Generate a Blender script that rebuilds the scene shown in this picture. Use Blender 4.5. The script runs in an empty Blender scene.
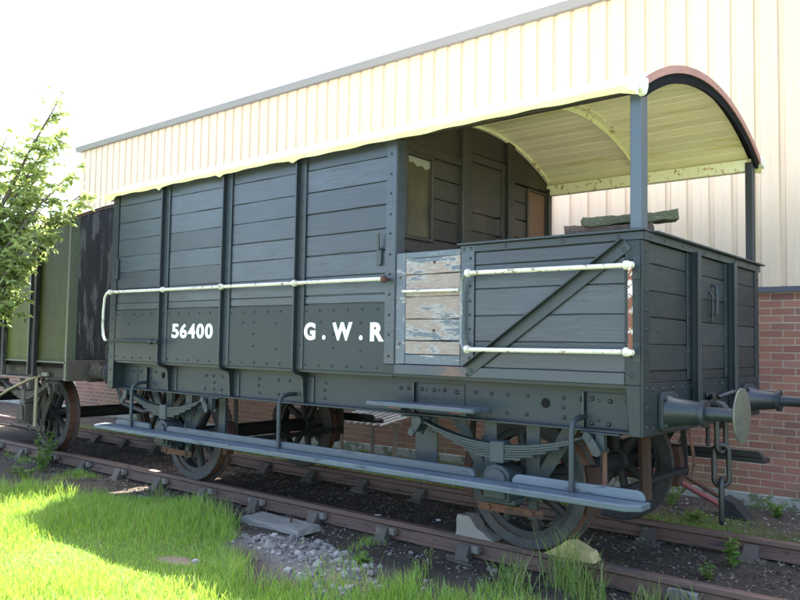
import bpy, bmesh, math, random
import numpy as np
from mathutils import Vector, Matrix, noise as mnoise

random.seed(7)
rng = np.random.default_rng(11)
scene = bpy.context.scene
COL = scene.collection
PI = math.pi

# ------------------------------------------------------------------ camera
# world: X along the track, Y towards the building, Z up, rail tops at z = 0
cam_d = bpy.data.cameras.new('camera')
cam = bpy.data.objects.new('camera', cam_d)
COL.objects.link(cam)
yaw, pitch, roll = 0.6949, 0.0571, 0.0163
F = Vector((-math.sin(yaw) * math.cos(pitch), math.cos(yaw) * math.cos(pitch), math.sin(pitch)))
R0 = Vector((math.cos(yaw), math.sin(yaw), 0))
U0 = R0.cross(F)
Rr = R0 * math.cos(roll) + U0 * math.sin(roll)
Ur = -R0 * math.sin(roll) + U0 * math.cos(roll)
M4 = Matrix((Rr, Ur, -F)).transposed().to_4x4()
CAM = Vector((7.852, -4.4815, 1.4465))
M4.translation = CAM
cam.matrix_world = M4
cam_d.sensor_width = 36.0
cam_d.lens = 772.95 / 800 * 36
cam_d.clip_start = 0.05
cam_d.clip_end = 2000
scene.camera = cam

# ------------------------------------------------------------------ sky, sun, exposure
SUN = Vector((-1.04, 1.36, 3.12)).normalized()      # towards the sun
el = math.asin(SUN.z)
az = math.atan2(SUN.x, SUN.y)
world = bpy.data.worlds.new('World')
scene.world = world
world.use_nodes = True
wn = world.node_tree
wn.nodes.clear()
sky = wn.nodes.new('ShaderNodeTexSky')
sky.sky_type = 'NISHITA'
sky.sun_disc = False
sky.sun_elevation = el
sky.sun_rotation = az
sky.air_density = 0.85
sky.dust_density = 3.0
sky.ozone_density = 1.0
bg = wn.nodes.new('ShaderNodeBackground')
bg.inputs['Strength'].default_value = 0.15
wo = wn.nodes.new('ShaderNodeOutputWorld')
wn.links.new(sky.outputs[0], bg.inputs[0])
wn.links.new(bg.outputs[0], wo.inputs[0])
sd = bpy.data.lights.new('sun', 'SUN')
sd.energy = 5.0
sd.angle = math.radians(0.53)
sd.color = (1.0, 0.95, 0.86)
sun = bpy.data.objects.new('sun', sd)
COL.objects.link(sun)
sun.rotation_euler = SUN.to_track_quat('Z', 'Y').to_euler()
sun.location = (-6, 7, 18)
vs = scene.view_settings
vs.view_transform = 'Standard'
vs.look = 'None'
vs.gamma = 1.0
vs.use_curve_mapping = False
vs.exposure = 2.95

# ------------------------------------------------------------------ materials
def newmat(name):
    m = bpy.data.materials.new(name)
    m.use_nodes = True
    nt = m.node_tree
    b = nt.nodes['Principled BSDF']
    return m, nt, b

def N(nt, t, **kw):
    n = nt.nodes.new(t)
    for k, v in kw.items():
        setattr(n, k, v)
    return n

def coords(nt, scale=(1, 1, 1), obj=True, rnd=True):
    tc = N(nt, 'ShaderNodeNewGeometry')
    mp = N(nt, 'ShaderNodeMapping')
    mp.inputs['Scale'].default_value = scale
    nt.links.new(tc.outputs['Position'], mp.inputs['Vector'])
    return mp.outputs['Vector']

def noise(nt, vec, scale, detail=4, rough=0.6):
    n = N(nt, 'ShaderNodeTexNoise')
    n.inputs['Scale'].default_value = scale
    n.inputs['Detail'].default_value = detail
    n.inputs['Roughness'].default_value = rough
    nt.links.new(vec, n.inputs['Vector'])
    return n.outputs['Fac']

def ramp(nt, fac, stops):
    r = N(nt, 'ShaderNodeValToRGB')
    e = r.color_ramp.elements
    while len(e) < len(stops):
        e.new(0.5)
    for i, (p, c) in enumerate(stops):
        e[i].position = p
        e[i].color = (*c, 1) if len(c) == 3 else c
    nt.links.new(fac, r.inputs[0])
    return r.outputs[0]

def mix(nt, fac, a, b, mode='MIX'):
    m = N(nt, 'ShaderNodeMix', data_type='RGBA', blend_type=mode)
    def put(sock, v):
        if isinstance(v, (tuple, list)):
            sock.default_value = (*v, 1) if len(v) == 3 else v
        elif isinstance(v, (int, float)):
            sock.default_value = v
        else:
            nt.links.new(v, sock)
    put(m.inputs[0], fac)
    put(m.inputs[6], a)
    put(m.inputs[7], b)
    return m.outputs[2]

def math_(nt, op, a, b=None):
    m = N(nt, 'ShaderNodeMath', operation=op)
    for i, v in enumerate((a, b)):
        if v is None:
            continue
        if isinstance(v, (int, float)):
            m.inputs[i].default_value = v
        else:
            nt.links.new(v, m.inputs[i])
    return m.outputs[0]

def bump(nt, b, h, strength=0.3, dist=0.01):
    n = N(nt, 'ShaderNodeBump')
    n.inputs['Strength'].default_value = strength
    n.inputs['Distance'].default_value = dist
    nt.links.new(h, n.inputs['Height'])
    nt.links.new(n.outputs[0], b.inputs['Normal'])

def rndval(nt):
    """one random number per object / loose piece"""
    o = N(nt, 'ShaderNodeObjectInfo')
    g = N(nt, 'ShaderNodeNewGeometry')
    s = math_(nt, 'ADD', o.outputs['Random'], g.outputs['Random Per Island'])
    return math_(nt, 'FRACT', s)

def bc(nt, b, sock):
    nt.links.new(sock, b.inputs['Base Color'])

def vary(c, k):
    return tuple(x * k for x in c)

def mat_paint(name, c, rough=0.45, grain=(1, 1, 1), gscale=30, gbump=0.15, wear=None, wearamt=0.62,
              var=0.25, spec=0.5, dirt=(0.05, 0.045, 0.035), dirtamt=0.0, wearscale=9, coat=0.0, cracks=0.0):
    m, nt, b = newmat(name)
    v = coords(nt)
    vg = coords(nt, grain)
    big = noise(nt, v, 1.7, 5)
    fine = noise(nt, vg, gscale, 6, 0.65)
    r = rndval(nt)
    t = math_(nt, 'ADD', math_(nt, 'MULTIPLY', big, 0.5), math_(nt, 'MULTIPLY', r, 0.5))
    col = ramp(nt, t, [(0.25, vary(c, 1 - var)), (0.75, vary(c, 1 + var))])
    col = mix(nt, math_(nt, 'MULTIPLY', fine, 0.35), col, vary(c, 0.55))
    if dirtamt:
        d = ramp(nt, noise(nt, coords(nt, (1, 1, 0.35)), 4.0, 8, 0.7), [(0.45, (0, 0, 0)), (0.75, (1, 1, 1))])
        col = mix(nt, math_(nt, 'MULTIPLY', d, dirtamt), col, dirt)
    if cracks:
        cv = coords(nt, (0.22, 1, 3.0))
        c1 = noise(nt, cv, 5.0, 5, 0.6)
        line = ramp(nt, math_(nt, 'ABSOLUTE', math_(nt, 'SUBTRACT', c1, 0.5)), [(0.0, (1, 1, 1)), (0.011, (0, 0, 0))])
        where = ramp(nt, noise(nt, coords(nt, (0.9, 1, 1.6)), 2.3, 3), [(0.47, (0, 0, 0)), (0.58, (1, 1, 1))])
        col = mix(nt, math_(nt, 'MULTIPLY', math_(nt, 'MULTIPLY', line, where), cracks), col, (0.012, 0.012, 0.013))
        st_ = ramp(nt, noise(nt, coords(nt, (0.3, 1, 9)), 9, 6, 0.7), [(0.35, (0.72, 0.72, 0.72)), (0.65, (1.3, 1.3, 1.3))])
        col = mix(nt, 1.0, col, st_, 'MULTIPLY')
    rg = None
    if wear:
        wf = noise(nt, vg, wearscale, 9, 0.72)
        msk = ramp(nt, wf, [(wearamt, (0, 0, 0)), (wearamt + 0.03, (1, 1, 1))])
        col = mix(nt, msk, col, wear)
        rg = math_(nt, 'ADD', math_(nt, 'MULTIPLY', msk, 0.85 - rough), rough)
    bc(nt, b, col)
    rr = math_(nt, 'ADD', math_(nt, 'MULTIPLY', fine, 0.25), rough - 0.12)
    if rg is not None:
        rr = math_(nt, 'MAXIMUM', rr, rg)
    nt.links.new(rr, b.inputs['Roughness'])
    b.inputs['Specular IOR Level'].default_value = spec
    if coat:
        b.inputs['Coat Weight'].default_value = coat
        b.inputs['Coat Roughness'].default_value = 0.25
    bump(nt, b, fine, gbump, 0.004)
    return m

GREY = (0.033, 0.042, 0.051)
M = {}
M['plank'] = mat_paint('plank_paint', GREY, 0.33, (0.35, 1, 7), 14, 0.40, wear=(0.028, 0.028, 0.028), wearamt=0.63, wearscale=7, var=0.34, spec=0.5, cracks=0.9)
M['endplank'] = mat_paint('end_plank_paint', (0.032, 0.036, 0.036), 0.45, (1, 0.35, 7), 14, 0.40, wear=(0.028, 0.027, 0.025), wearamt=0.6, wearscale=7, var=0.3, spec=0.3, cracks=0.9)
M['plate'] = mat_paint('plate_paint', (0.024, 0.032, 0.034), 0.40, (1, 1, 1), 40, 0.10, var=0.18, dirtamt=0.25, spec=0.25, dirt=(0.03, 0.033, 0.03))
M['iron'] = mat_paint('iron_paint', (0.028, 0.038, 0.043), 0.36, (1, 1, 1), 40, 0.12, var=0.2, dirtamt=0.25, spec=0.35)
M['post'] = mat_paint('post_skylit_paint', (0.052, 0.070, 0.088), 0.36, (1, 1, 0.3), 30, 0.12, var=0.2, spec=0.5)  # lighter and bluer than the iron: sky light put into the post colour
M['stan'] = mat_paint('stanchion_paint', (0.013, 0.018, 0.021), 0.38, (1, 1, 1), 40, 0.1, var=0.15)
M['sole'] = mat_paint('solebar_paint', (0.029, 0.038, 0.041), 0.45, (1, 1, 1), 30, 0.15, var=0.25, dirtamt=0.35, spec=0.25, dirt=(0.035, 0.036, 0.03))
M['step'] = mat_paint('footboard_paint', (0.070, 0.093, 0.112), 0.42, (0.3, 1, 2), 14, 0.4, wear=(0.045, 0.052, 0.058), wearamt=0.57, wearscale=10, var=0.3, spec=0.35, dirtamt=0.3, dirt=(0.09, 0.09, 0.085))
M['gear'] = mat_paint('running_gear_paint', (0.030, 0.042, 0.046), 0.45, (1, 1, 1), 35, 0.15, var=0.25, dirtamt=0.45, spec=0.3, dirt=(0.03, 0.028, 0.022))
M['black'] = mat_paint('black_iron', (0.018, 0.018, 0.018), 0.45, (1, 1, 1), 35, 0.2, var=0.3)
M['dark'] = mat_paint('inner_dark', (0.016, 0.015, 0.014), 0.8, (1, 1, 1), 20, 0.2)
M['backing'] = mat_paint('backing_dark', (0.010, 0.010, 0.010), 0.9, spec=0.1)
M['rust'] = mat_paint('rusty_iron', (0.10, 0.042, 0.023), 0.85, (1, 1, 1), 22, 0.5, wear=(0.05, 0.028, 0.02), wearamt=0.52, var=0.3)
M['darkrust'] = mat_paint('dark_rust', (0.055, 0.024, 0.016), 0.85, (1, 1, 1), 22, 0.5, var=0.35)
M['brownwood'] = mat_paint('dark_brown_wood', (0.10, 0.066, 0.05), 0.9, (0.5, 6, 6), 12, 0.7, wear=(0.05, 0.035, 0.03), wearamt=0.55, var=0.3)
M['tyre'] = None
M['wheelc'] = mat_paint('wheel_centre', (0.026, 0.025, 0.024), 0.65, (1, 1, 1), 22, 0.3, wear=(0.06, 0.04, 0.03), wearamt=0.6)
M['white'] = mat_paint('handrail_white', (0.56, 0.53, 0.44), 0.5, (1, 1, 1), 25, 0.25, wear=(0.17, 0.09, 0.045), wearamt=0.57, wearscale=22, var=0.08)
M['whiterust'] = mat_paint('handrail_rusted', (0.24, 0.085, 0.045), 0.8, (1, 1, 1), 25, 0.4, wear=(0.7, 0.66, 0.58), wearamt=0.54, wearscale=16)
M['greyrail'] = mat_paint('handrail_grey', (0.15, 0.165, 0.17), 0.5, (1, 1, 1), 25, 0.25, wear=(0.4, 0.38, 0.32), wearamt=0.57, wearscale=14)
M['letter'] = mat_paint('letter_white', (0.80, 0.80, 0.78), 0.55, (1, 1, 1), 40, 0.05, var=0.03)
M['bulk'] = mat_paint('bulkhead_paint', (0.027, 0.023, 0.018), 0.5, (1, 0.4, 5), 14, 0.4, var=0.3, dirtamt=0.5, dirt=(0.085, 0.055, 0.032))
M['brownboard'] = mat_paint('brown_board', (0.135, 0.065, 0.035), 0.6, (1, 6, 1), 14, 0.3, var=0.25)
M['cream'] = mat_paint('cream_metal', (0.78, 0.73, 0.48), 0.55, (1, 1, 1), 20, 0.3, wear=(0.34, 0.17, 0.05), wearamt=0.565, wearscale=17, var=0.12)
M['roofboard'] = mat_paint('roof_board_cream', (0.85, 0.77, 0.50), 0.32, (0.25, 2.2, 1), 9, 0.12, spec=0.9, wear=(0.60, 0.52, 0.22), wearamt=0.56, wearscale=3.2, var=0.10)
M['canvas'] = mat_paint('roof_canvas', (0.74, 0.72, 0.62), 0.8, (1, 1, 1), 25, 0.4, var=0.1, dirtamt=0.35, dirt=(0.35, 0.33, 0.2))
M['hem'] = mat_paint('canvas_hem', (0.66, 0.60, 0.27), 0.8, (1, 1, 1), 25, 0.4, var=0.12, dirtamt=0.3, dirt=(0.42, 0.40, 0.16))  # yellow of grass-bounced light put into the hem's canvas colour
M['flash'] = mat_paint('red_lead_flashing', (0.36, 0.165, 0.13), 0.6, (1, 1, 1), 20, 0.3, var=0.2, dirtamt=0.3)
M['oldwood'] = mat_paint('weathered_wood', (0.24, 0.20, 0.155), 0.85, (0.4, 8, 8), 12, 0.7, wear=(0.09, 0.07, 0.05), wearamt=0.6, var=0.3)
M['mosswood'] = mat_paint('mossy_wood', (0.085, 0.09, 0.05), 0.9, (0.5, 6, 6), 10, 0.7, wear=(0.16, 0.14, 0.1), wearamt=0.58, var=0.3)
M['greywood'] = mat_paint('silvered_wood', (0.235, 0.215, 0.18), 0.9, (0.5, 5, 5), 14, 0.7, wear=(0.12, 0.11, 0.09), wearamt=0.6, var=0.25)
M['yellowwood'] = mat_paint('yellow_wood', (0.44, 0.36, 0.16), 0.75, (0.5, 5, 5), 14, 0.4, wear=(0.3, 0.24, 0.12), wearamt=0.62, var=0.1)
M['rail'] = mat_paint('rail_rust', (0.115, 0.064, 0.043), 0.62, (0.3, 1, 3), 22, 0.3, wear=(0.05, 0.035, 0.03), wearamt=0.55, var=0.2, spec=0.6)
M['chair'] = mat_paint('chair_iron', (0.085, 0.07, 0.055), 0.85, (1, 1, 1), 30, 0.5, wear=(0.12, 0.12, 0.06), wearamt=0.58, var=0.3)
M['concrete'] = mat_paint('plinth_concrete', (0.24, 0.24, 0.20), 0.9, (1, 1, 1), 30, 0.5, wear=(0.10, 0.115, 0.06), wearamt=0.52, wearscale=4, var=0.25)
M['mortar'] = mat_paint('mortar', (0.47, 0.415, 0.335), 0.95, (1, 1, 1), 60, 0.4, var=0.12, dirtamt=0.25, dirt=(0.2, 0.2, 0.12))
M['gutter'] = mat_paint('gutter_grey', (0.165, 0.16, 0.175), 0.5, (0.2, 1, 1), 20, 0.1, var=0.1)
M['roofsheet'] = mat_paint('roof_sheet_grey', (0.35, 0.36, 0.37), 0.6, (1, 0.2, 1), 20, 0.1)
M['drip'] = mat_paint('drip_flashing', (0.035, 0.035, 0.04), 0.5)
M['olive'] = mat_paint('olive_paint', (0.052, 0.062, 0.010), 0.5, (1, 1, 0.4), 14, 0.15, var=0.4, dirtamt=0.6, dirt=(0.03, 0.028, 0.012), spec=0.12)
M['olivetrim'] = mat_paint('olive_trim', (0.055, 0.066, 0.036), 0.5, (1, 1, 1), 25, 0.2, var=0.25, dirtamt=0.3)
M['endblack'] = mat_paint('weathered_black', (0.012, 0.012, 0.013), 0.6, (3, 3, 0.35), 9, 0.4, wear=(0.075, 0.072, 0.07), wearamt=0.53, wearscale=5, var=0.4)
M['dirtiron'] = mat_paint('dirty_iron', (0.055, 0.046, 0.034), 0.85, (1, 1, 1), 20, 0.4, wear=(0.10, 0.085, 0.05), wearamt=0.58, var=0.35)
M['ochre'] = mat_paint('ochre_lever', (0.22, 0.19, 0.10), 0.7, (1, 1, 1), 20, 0.4, var=0.3, dirtamt=0.4)
M['red'] = mat_paint('faded_red', (0.20, 0.05, 0.042), 0.6, (1, 1, 1), 20, 0.3, var=0.25, dirtamt=0.4)
M['redpaint'] = mat_paint('orange_primer', (0.55, 0.12, 0.04), 0.6)
M['wire'] = mat_paint('pale_slat', (0.66, 0.64, 0.58), 0.6, (1, 1, 1), 20, 0.2, wear=(0.32, 0.3, 0.25), wearamt=0.6)
M['bark'] = mat_paint('bark', (0.12, 0.095, 0.07), 0.9, (5, 5, 1), 10, 0.8, var=0.3)
M['stone'] = mat_paint('ballast_stone', (0.185, 0.168, 0.146), 0.9, (1, 1, 1), 25, 0.6, wear=(0.11, 0.095, 0.08), wearamt=0.54, var=0.55)
M['litter'] = mat_paint('leaf_litter', (0.13, 0.10, 0.072), 0.95, var=0.65)
M['plastic'] = mat_paint('white_scrap', (0.75, 0.75, 0.73), 0.6)

def m_tyre():
    m, nt, b = newmat('tyre')
    g = N(nt, 'ShaderNodeNewGeometry')
    sx = N(nt, 'ShaderNodeSeparateXYZ')
    nt.links.new(g.outputs['True Normal'], sx.inputs[0])
    face = math_(nt, 'GREATER_THAN', math_(nt, 'ABSOLUTE', sx.outputs[1]), 0.75)
    n1 = noise(nt, coords(nt), 22, 8, 0.7)
    rust = ramp(nt, n1, [(0.35, (0.05, 0.026, 0.016)), (0.6, (0.125, 0.055, 0.03))])
    grey = ramp(nt, n1, [(0.35, (0.02, 0.02, 0.02)), (0.65, (0.042, 0.042, 0.04))])
    bc(nt, b, mix(nt, face, rust, grey))
    b.inputs['Roughness'].default_value = 0.65
    bump(nt, b, n1, 0.3, 0.004)
    return m
M['tyre'] = m_tyre()

def m_glass():
    m, nt, b = newmat('dusty_pane')
    v = coords(nt)
    f = noise(nt, v, 5, 6)
    bc(nt, b, ramp(nt, f, [(0.3, (0.03, 0.024, 0.012)), (0.7, (0.075, 0.06, 0.028))]))
    b.inputs['Roughness'].default_value = 0.3
    return m
M['pane'] = m_glass()

def m_peel(name, bias):
    """bias moves the share of paint that is left on the wood"""
    m, nt, b = newmat(name)
    vg = coords(nt, (0.42, 1, 1.5))
    n1 = noise(nt, vg, 6.5, 12, 0.72)
    n2 = noise(nt, coords(nt, (0.5, 1, 6)), 24, 8, 0.7)
    r = rndval(nt)
    t = math_(nt, 'ADD', math_(nt, 'MULTIPLY', n1, 0.8), math_(nt, 'MULTIPLY', n2, 0.2))
    t = math_(nt, 'ADD', t, math_(nt, 'MULTIPLY', math_(nt, 'SUBTRACT', r, 0.5), 0.09))
    t = math_(nt, 'ADD', t, bias)
    wood = ramp(nt, n2, [(0.3, (0.135, 0.098, 0.076)), (0.5, (0.235, 0.183, 0.15)), (0.7, (0.32, 0.265, 0.23))])
    paint = ramp(nt, n2, [(0.3, (0.05, 0.064, 0.078)), (0.7, (0.095, 0.114, 0.132))])
    primer = ramp(nt, n2, [(0.35, (0.27, 0.25, 0.225)), (0.65, (0.40, 0.38, 0.35))])
    bare = ramp(nt, t, [(0.512, (0, 0, 0)), (0.53, (1, 1, 1))])
    off = ramp(nt, t, [(0.485, (0, 0, 0)), (0.497, (1, 1, 1))])
    col = mix(nt, off, paint, mix(nt, bare, primer, wood))
    bc(nt, b, col)
    nt.links.new(math_(nt, 'ADD', math_(nt, 'MULTIPLY', off, 0.4), 0.42), b.inputs['Roughness'])
    h = math_(nt, 'ADD', math_(nt, 'MULTIPLY', math_(nt, 'ADD', off, bare), -0.5), math_(nt, 'MULTIPLY', n2, 0.4))
    bump(nt, b, h, 0.6, 0.004)
    return m
M['peel'] = m_peel('peeling_paint', 0.030)
M['peelframe'] = m_peel('flaking_frame_paint', -0.055)

def m_sill():
    m, nt, b = newmat('sill_paint')
    v = coords(nt)
    n1 = noise(nt, coords(nt, (1, 1, 0.7)), 26, 10, 0.75)
    sx = N(nt, 'ShaderNodeSeparateXYZ')
    nt.links.new(v, sx.inputs[0])
    near = math_(nt, 'SUBTRACT', 1.0, math_(nt, 'MULTIPLY', math_(nt, 'ABSOLUTE', math_(nt, 'SUBTRACT', sx.outputs[0], 4.60)), 4.5))
    near = math_(nt, 'MAXIMUM', near, 0.0)
    t = math_(nt, 'MULTIPLY', near, ramp(nt, n1, [(0.40, (0, 0, 0)), (0.60, (1, 1, 1))]))
    msk = ramp(nt, t, [(0.15, (0, 0, 0)), (0.5, (0.9, 0.9, 0.9))])
    base = mix(nt, math_(nt, 'MULTIPLY', n1, 0.4), GREY, (0.05, 0.055, 0.055))
    bc(nt, b, mix(nt, msk, base, (0.125, 0.062, 0.045)))
    b.inputs['Roughness'].default_value = 0.5
    return m
M['sill'] = m_sill()

def m_brick():
    m, nt, b = newmat('brick')
    r = rndval(nt)
    v = coords(nt)
    f = noise(nt, v, 60, 6, 0.7)
    big = noise(nt, v, 1.3, 4)
    col = ramp(nt, r, [(0.0, (0.205, 0.078, 0.052)), (0.35, (0.268, 0.105, 0.066)), (0.7, (0.31, 0.135, 0.085)), (0.9, (0.235, 0.102, 0.075)), (0.96, (0.15, 0.06, 0.05)), (1.0, (0.38, 0.19, 0.13))])
    col = mix(nt, math_(nt, 'MULTIPLY', f, 0.45), col, (0.17, 0.085, 0.07))
    sx = N(nt, 'ShaderNodeSeparateXYZ')
    nt.links.new(v, sx.inputs[0])
    low = math_(nt, 'SUBTRACT', 0.85, sx.outputs[2])
    g = math_(nt, 'MULTIPLY', math_(nt, 'MAXIMUM', low, 0.0), ramp(nt, big, [(0.35, (0, 0, 0)), (0.62, (1, 1, 1))]))
    col = mix(nt, math_(nt, 'MULTIPLY', g, 0.95), col, (0.13, 0.105, 0.045))
    bc(nt, b, col)
    b.inputs['Roughness'].default_value = 0.85
    bump(nt, b, f, 0.5, 0.004)
    return m
M['brick'] = m_brick()

def m_clad():
    m, nt, b = newmat('cladding_cream')
    f = noise(nt, coords(nt, (1, 1, 0.12)), 7, 6, 0.65)
    r = rndval(nt)
    t = math_(nt, 'ADD', math_(nt, 'MULTIPLY', f, 0.85), math_(nt, 'MULTIPLY', r, 0.15))
    bc(nt, b, ramp(nt, t, [(0.25, (0.455, 0.340, 0.235)), (0.7, (0.515, 0.398, 0.29))]))
    b.inputs['Roughness'].default_value = 0.5
    return m
M['clad'] = m_clad()

def m_leaf(name, c0, c1, trans=0.45, tcol=(0.30, 0.42, 0.04), rough=0.45):
    m, nt, b = newmat(name)
    r = rndval(nt)
    st_ = [(0.0, c0), (0.88, c1)] + ([(0.92, (0.34, 0.29, 0.13)), (1.0, (0.42, 0.36, 0.17))] if 'grass' in name else [(1.0, c1)])
    col = ramp(nt, r, st_)
    bc(nt, b, col)
    b.inputs['Roughness'].default_value = rough
    b.inputs['Specular IOR Level'].default_value = 0.4
    tr = N(nt, 'ShaderNodeBsdfTranslucent')
    nt.links.new(mix(nt, 0.6, col, tcol), tr.inputs['Color'])
    ms = N(nt, 'ShaderNodeMixShader')
    ms.inputs[0].default_value = trans
    nt.links.new(b.outputs[0], ms.inputs[1])
    nt.links.new(tr.outputs[0], ms.inputs[2])
    nt.links.new(ms.outputs[0], nt.nodes['Material Output'].inputs['Surface'])
    return m
M['grass'] = m_leaf('grass_blade', (0.10, 0.21, 0.022), (0.25, 0.40, 0.065), 0.40, (0.42, 0.56, 0.06), 0.5)
M['drygrass'] = m_leaf('long_grass_blade', (0.09, 0.17, 0.025), (0.26, 0.32, 0.09), 0.35, (0.22, 0.32, 0.05), 0.5)
M['leaf'] = m_leaf('tree_leaf', (0.16, 0.26, 0.08), (0.36, 0.43, 0.18), 0.6, (0.50, 0.56, 0.16), 0.30)
M['weed'] = m_leaf('weed_leaf', (0.06, 0.13, 0.02), (0.13, 0.2, 0.04), 0.4, (0.25, 0.36, 0.04), 0.5)

def m_ground():
    m, nt, b = newmat('ground_soil')
    v = coords(nt)
    at = N(nt, 'ShaderNodeVertexColor', layer_name='mask')
    sp = N(nt, 'ShaderNodeSeparateColor')
    nt.links.new(at.outputs[0], sp.inputs[0])
    n1 = noise(nt, v, 3, 8, 0.7)
    n2 = noise(nt, v, 45, 6, 0.75)
    soil = ramp(nt, n2, [(0.3, (0.030, 0.023, 0.017)), (0.55, (0.068, 0.054, 0.040)), (0.75, (0.15, 0.125, 0.098))])
    soil = mix(nt, ramp(nt, n1, [(0.45, (0, 0, 0)), (0.7, (1, 1, 1))]), soil, (0.105, 0.082, 0.058), 'MIX')
    turf = ramp(nt, n2, [(0.3, (0.05, 0.095, 0.016)), (0.7, (0.11, 0.17, 0.03))])
    grit = ramp(nt, n2, [(0.3, (0.07, 0.062, 0.052)), (0.7, (0.22, 0.2, 0.18))])
    bare = ramp(nt, n2, [(0.3, (0.14, 0.105, 0.07)), (0.7, (0.26, 0.2, 0.14))])
    col = mix(nt, sp.outputs[0], soil, turf)
    col = mix(nt, sp.outputs[1], col, grit)
    col = mix(nt, sp.outputs[2], col, bare)
    bc(nt, b, col)
    b.inputs['Roughness'].default_value = 0.95
    b.inputs['Specular IOR Level'].default_value = 0.2
    h = math_(nt, 'ADD', math_(nt, 'MULTIPLY', n2, 0.7), math_(nt, 'MULTIPLY', n1, 0.3))
    bump(nt, b, h, 0.9, 0.03)
    return m
M['ground'] = m_ground()

# ------------------------------------------------------------------ mesh builder
class MB:
    def __init__(s):
        s.v = []
        s.f = []

    def add(s, vs, fs):
        o = len(s.v)
        s.v += [tuple(p) for p in vs]
        s.f += [tuple(i + o for i in f) for f in fs]
        return s

    def box(s, x0, x1, y0, y1, z0, z1):
        return s.add([(x0, y0, z0), (x1, y0, z0), (x1, y1, z0), (x0, y1, z0), (x0, y0, z1), (x1, y0, z1), (x1, y1, z1), (x0, y1, z1)],
                     [(0, 3, 2, 1), (4, 5, 6, 7), (0, 1, 5, 4), (1, 2, 6, 5), (2, 3, 7, 6), (3, 0, 4, 7)])

    def prism(s, poly, axis, a, b):
        """polygon (pairs) extruded along an axis: 'x' -> (y,z), 'y' -> (x,z), 'z' -> (x,y)"""
        def P(q, d):
            if axis == 'x':
                return (d, q[0], q[1])
            if axis == 'y':
                return (q[0], d, q[1])
            return (q[0], q[1], d)
        n = len(poly)
        vs = [P(q, a) for q in poly] + [P(q, b) for q in poly]
        fs = [tuple(range(n)), tuple(range(2 * n - 1, n - 1, -1))]
        fs += [(i, i + n, (i + 1) % n + n, (i + 1) % n) for i in range(n)]
        return s.add(vs, fs)

    def tube(s, pts, r, seg=8, closed=False, flat=1.0):
        pts = [Vector(p) for p in pts]
        n = len(pts)
        rs = r if isinstance(r, (list, tuple)) else [r] * n
        up = None
        o = len(s.v)
        for i, p in enumerate(pts):
            if closed:
                d = (pts[(i + 1) % n] - pts[i - 1]).normalized()
            else:
                d = (pts[min(i + 1, n - 1)] - pts[max(i - 1, 0)]).normalized()
            if up is None:
                up = Vector((0, 0, 1)) if abs(d.z) < 0.9 else Vector((1, 0, 0))
            a = d.cross(up).normalized()
            bb = a.cross(d).normalized()
            up = bb
            for k in range(seg):
                t = 2 * PI * k / seg
                s.v.append(tuple(p + a * math.cos(t) * rs[i] + bb * math.sin(t) * rs[i] * flat))
        m = n if closed else n - 1
        for i in range(m):
            j = (i + 1) % n
            for k in range(seg):
                l = (k + 1) % seg
                s.f.append((o + i * seg + k, o + i * seg + l, o + j * seg + l, o + j * seg + k))
        if not closed:
            s.f.append(tuple(o + k for k in range(seg))[::-1])
            s.f.append(tuple(o + (n - 1) * seg + k for k in range(seg)))
        return s

    def lathe(s, c, axis, prof, seg=24):
        """profile = [(distance along axis, radius)]"""
        c = Vector(c)
        ax = {'x': Vector((1, 0, 0)), 'y': Vector((0, 1, 0)), 'z': Vector((0, 0, 1)), '-x': Vector((-1, 0, 0)), '-y': Vector((0, -1, 0))}[axis]
        a = Vector((0, 0, 1)) if abs(ax.z) < 0.5 else Vector((1, 0, 0))
        bb = ax.cross(a)
        o = len(s.v)
        for d, r in prof:
            for k in range(seg):
                t = 2 * PI * k / seg
                s.v.append(tuple(c + ax * d + (a * math.cos(t) + bb * math.sin(t)) * r))
        for i in range(len(prof) - 1):
            for k in range(seg):
                l = (k + 1) % seg
                s.f.append((o + i * seg + k, o + i * seg + l, o + (i + 1) * seg + l, o + (i + 1) * seg + k))
        if prof[0] == prof[-1]:
            return s
        if prof[0][1] > 1e-4:
            s.f.append(tuple(o + k for k in range(seg))[::-1])
        if prof[-1][1] > 1e-4:
            s.f.append(tuple(o + (len(prof) - 1) * seg + k for k in range(seg)))
        return s

    def rivet(s, c, axis, r=0.011, h=0.007):
        return s.lathe(c, axis, [(-0.002, r), (h * 0.55, r * 0.85), (h, r * 0.35)], 7)

    def bar(s, p, q, w, t, axis='y'):
        """flat bar from p to q (points in the plane normal to axis), w wide in that plane, t thick along the axis"""
        p, q = Vector(p), Vector(q)
        n = {'y': Vector((0, 1, 0)), 'x': Vector((1, 0, 0)), 'z': Vector((0, 0, 1))}[axis]
        d = (q - p).normalized()
        a = d.cross(n).normalized() * w / 2
        n = n * t / 2
        vs = [p - a - n, p + a - n, p + a + n, p - a + n, q - a - n, q + a - n, q + a + n, q - a + n]
        return s.add(vs, [(0, 3, 2, 1), (4, 5, 6, 7), (0, 1, 5, 4), (1, 2, 6, 5), (2, 3, 7, 6), (3, 0, 4, 7)])

    def build(s, name, mat, parent=None, smooth=None, bevel=0.0, kind=None, label=None):
        me = bpy.data.meshes.new(name)
        V = np.array(s.v, dtype=np.float64)
        c = (V.min(0) + V.max(0)) / 2
        V = V - c
        me.from_pydata(V.tolist(), [], s.f)
        bm = bmesh.new()
        bm.from_mesh(me)
        bmesh.ops.recalc_face_normals(bm, faces=bm.faces)
        bm.to_mesh(me)
        bm.free()
        me.materials.append(M[mat] if isinstance(mat, str) else mat)
        if smooth:
            me.shade_smooth()
            me.set_sharp_from_angle(angle=math.radians(smooth))
        return link(name, me, c, parent, bevel, kind, label)

def wloc(o):
    p = Vector((0, 0, 0))
    while o is not None:
        p = p + Vector(o.location)
        o = o.parent
    return p

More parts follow.
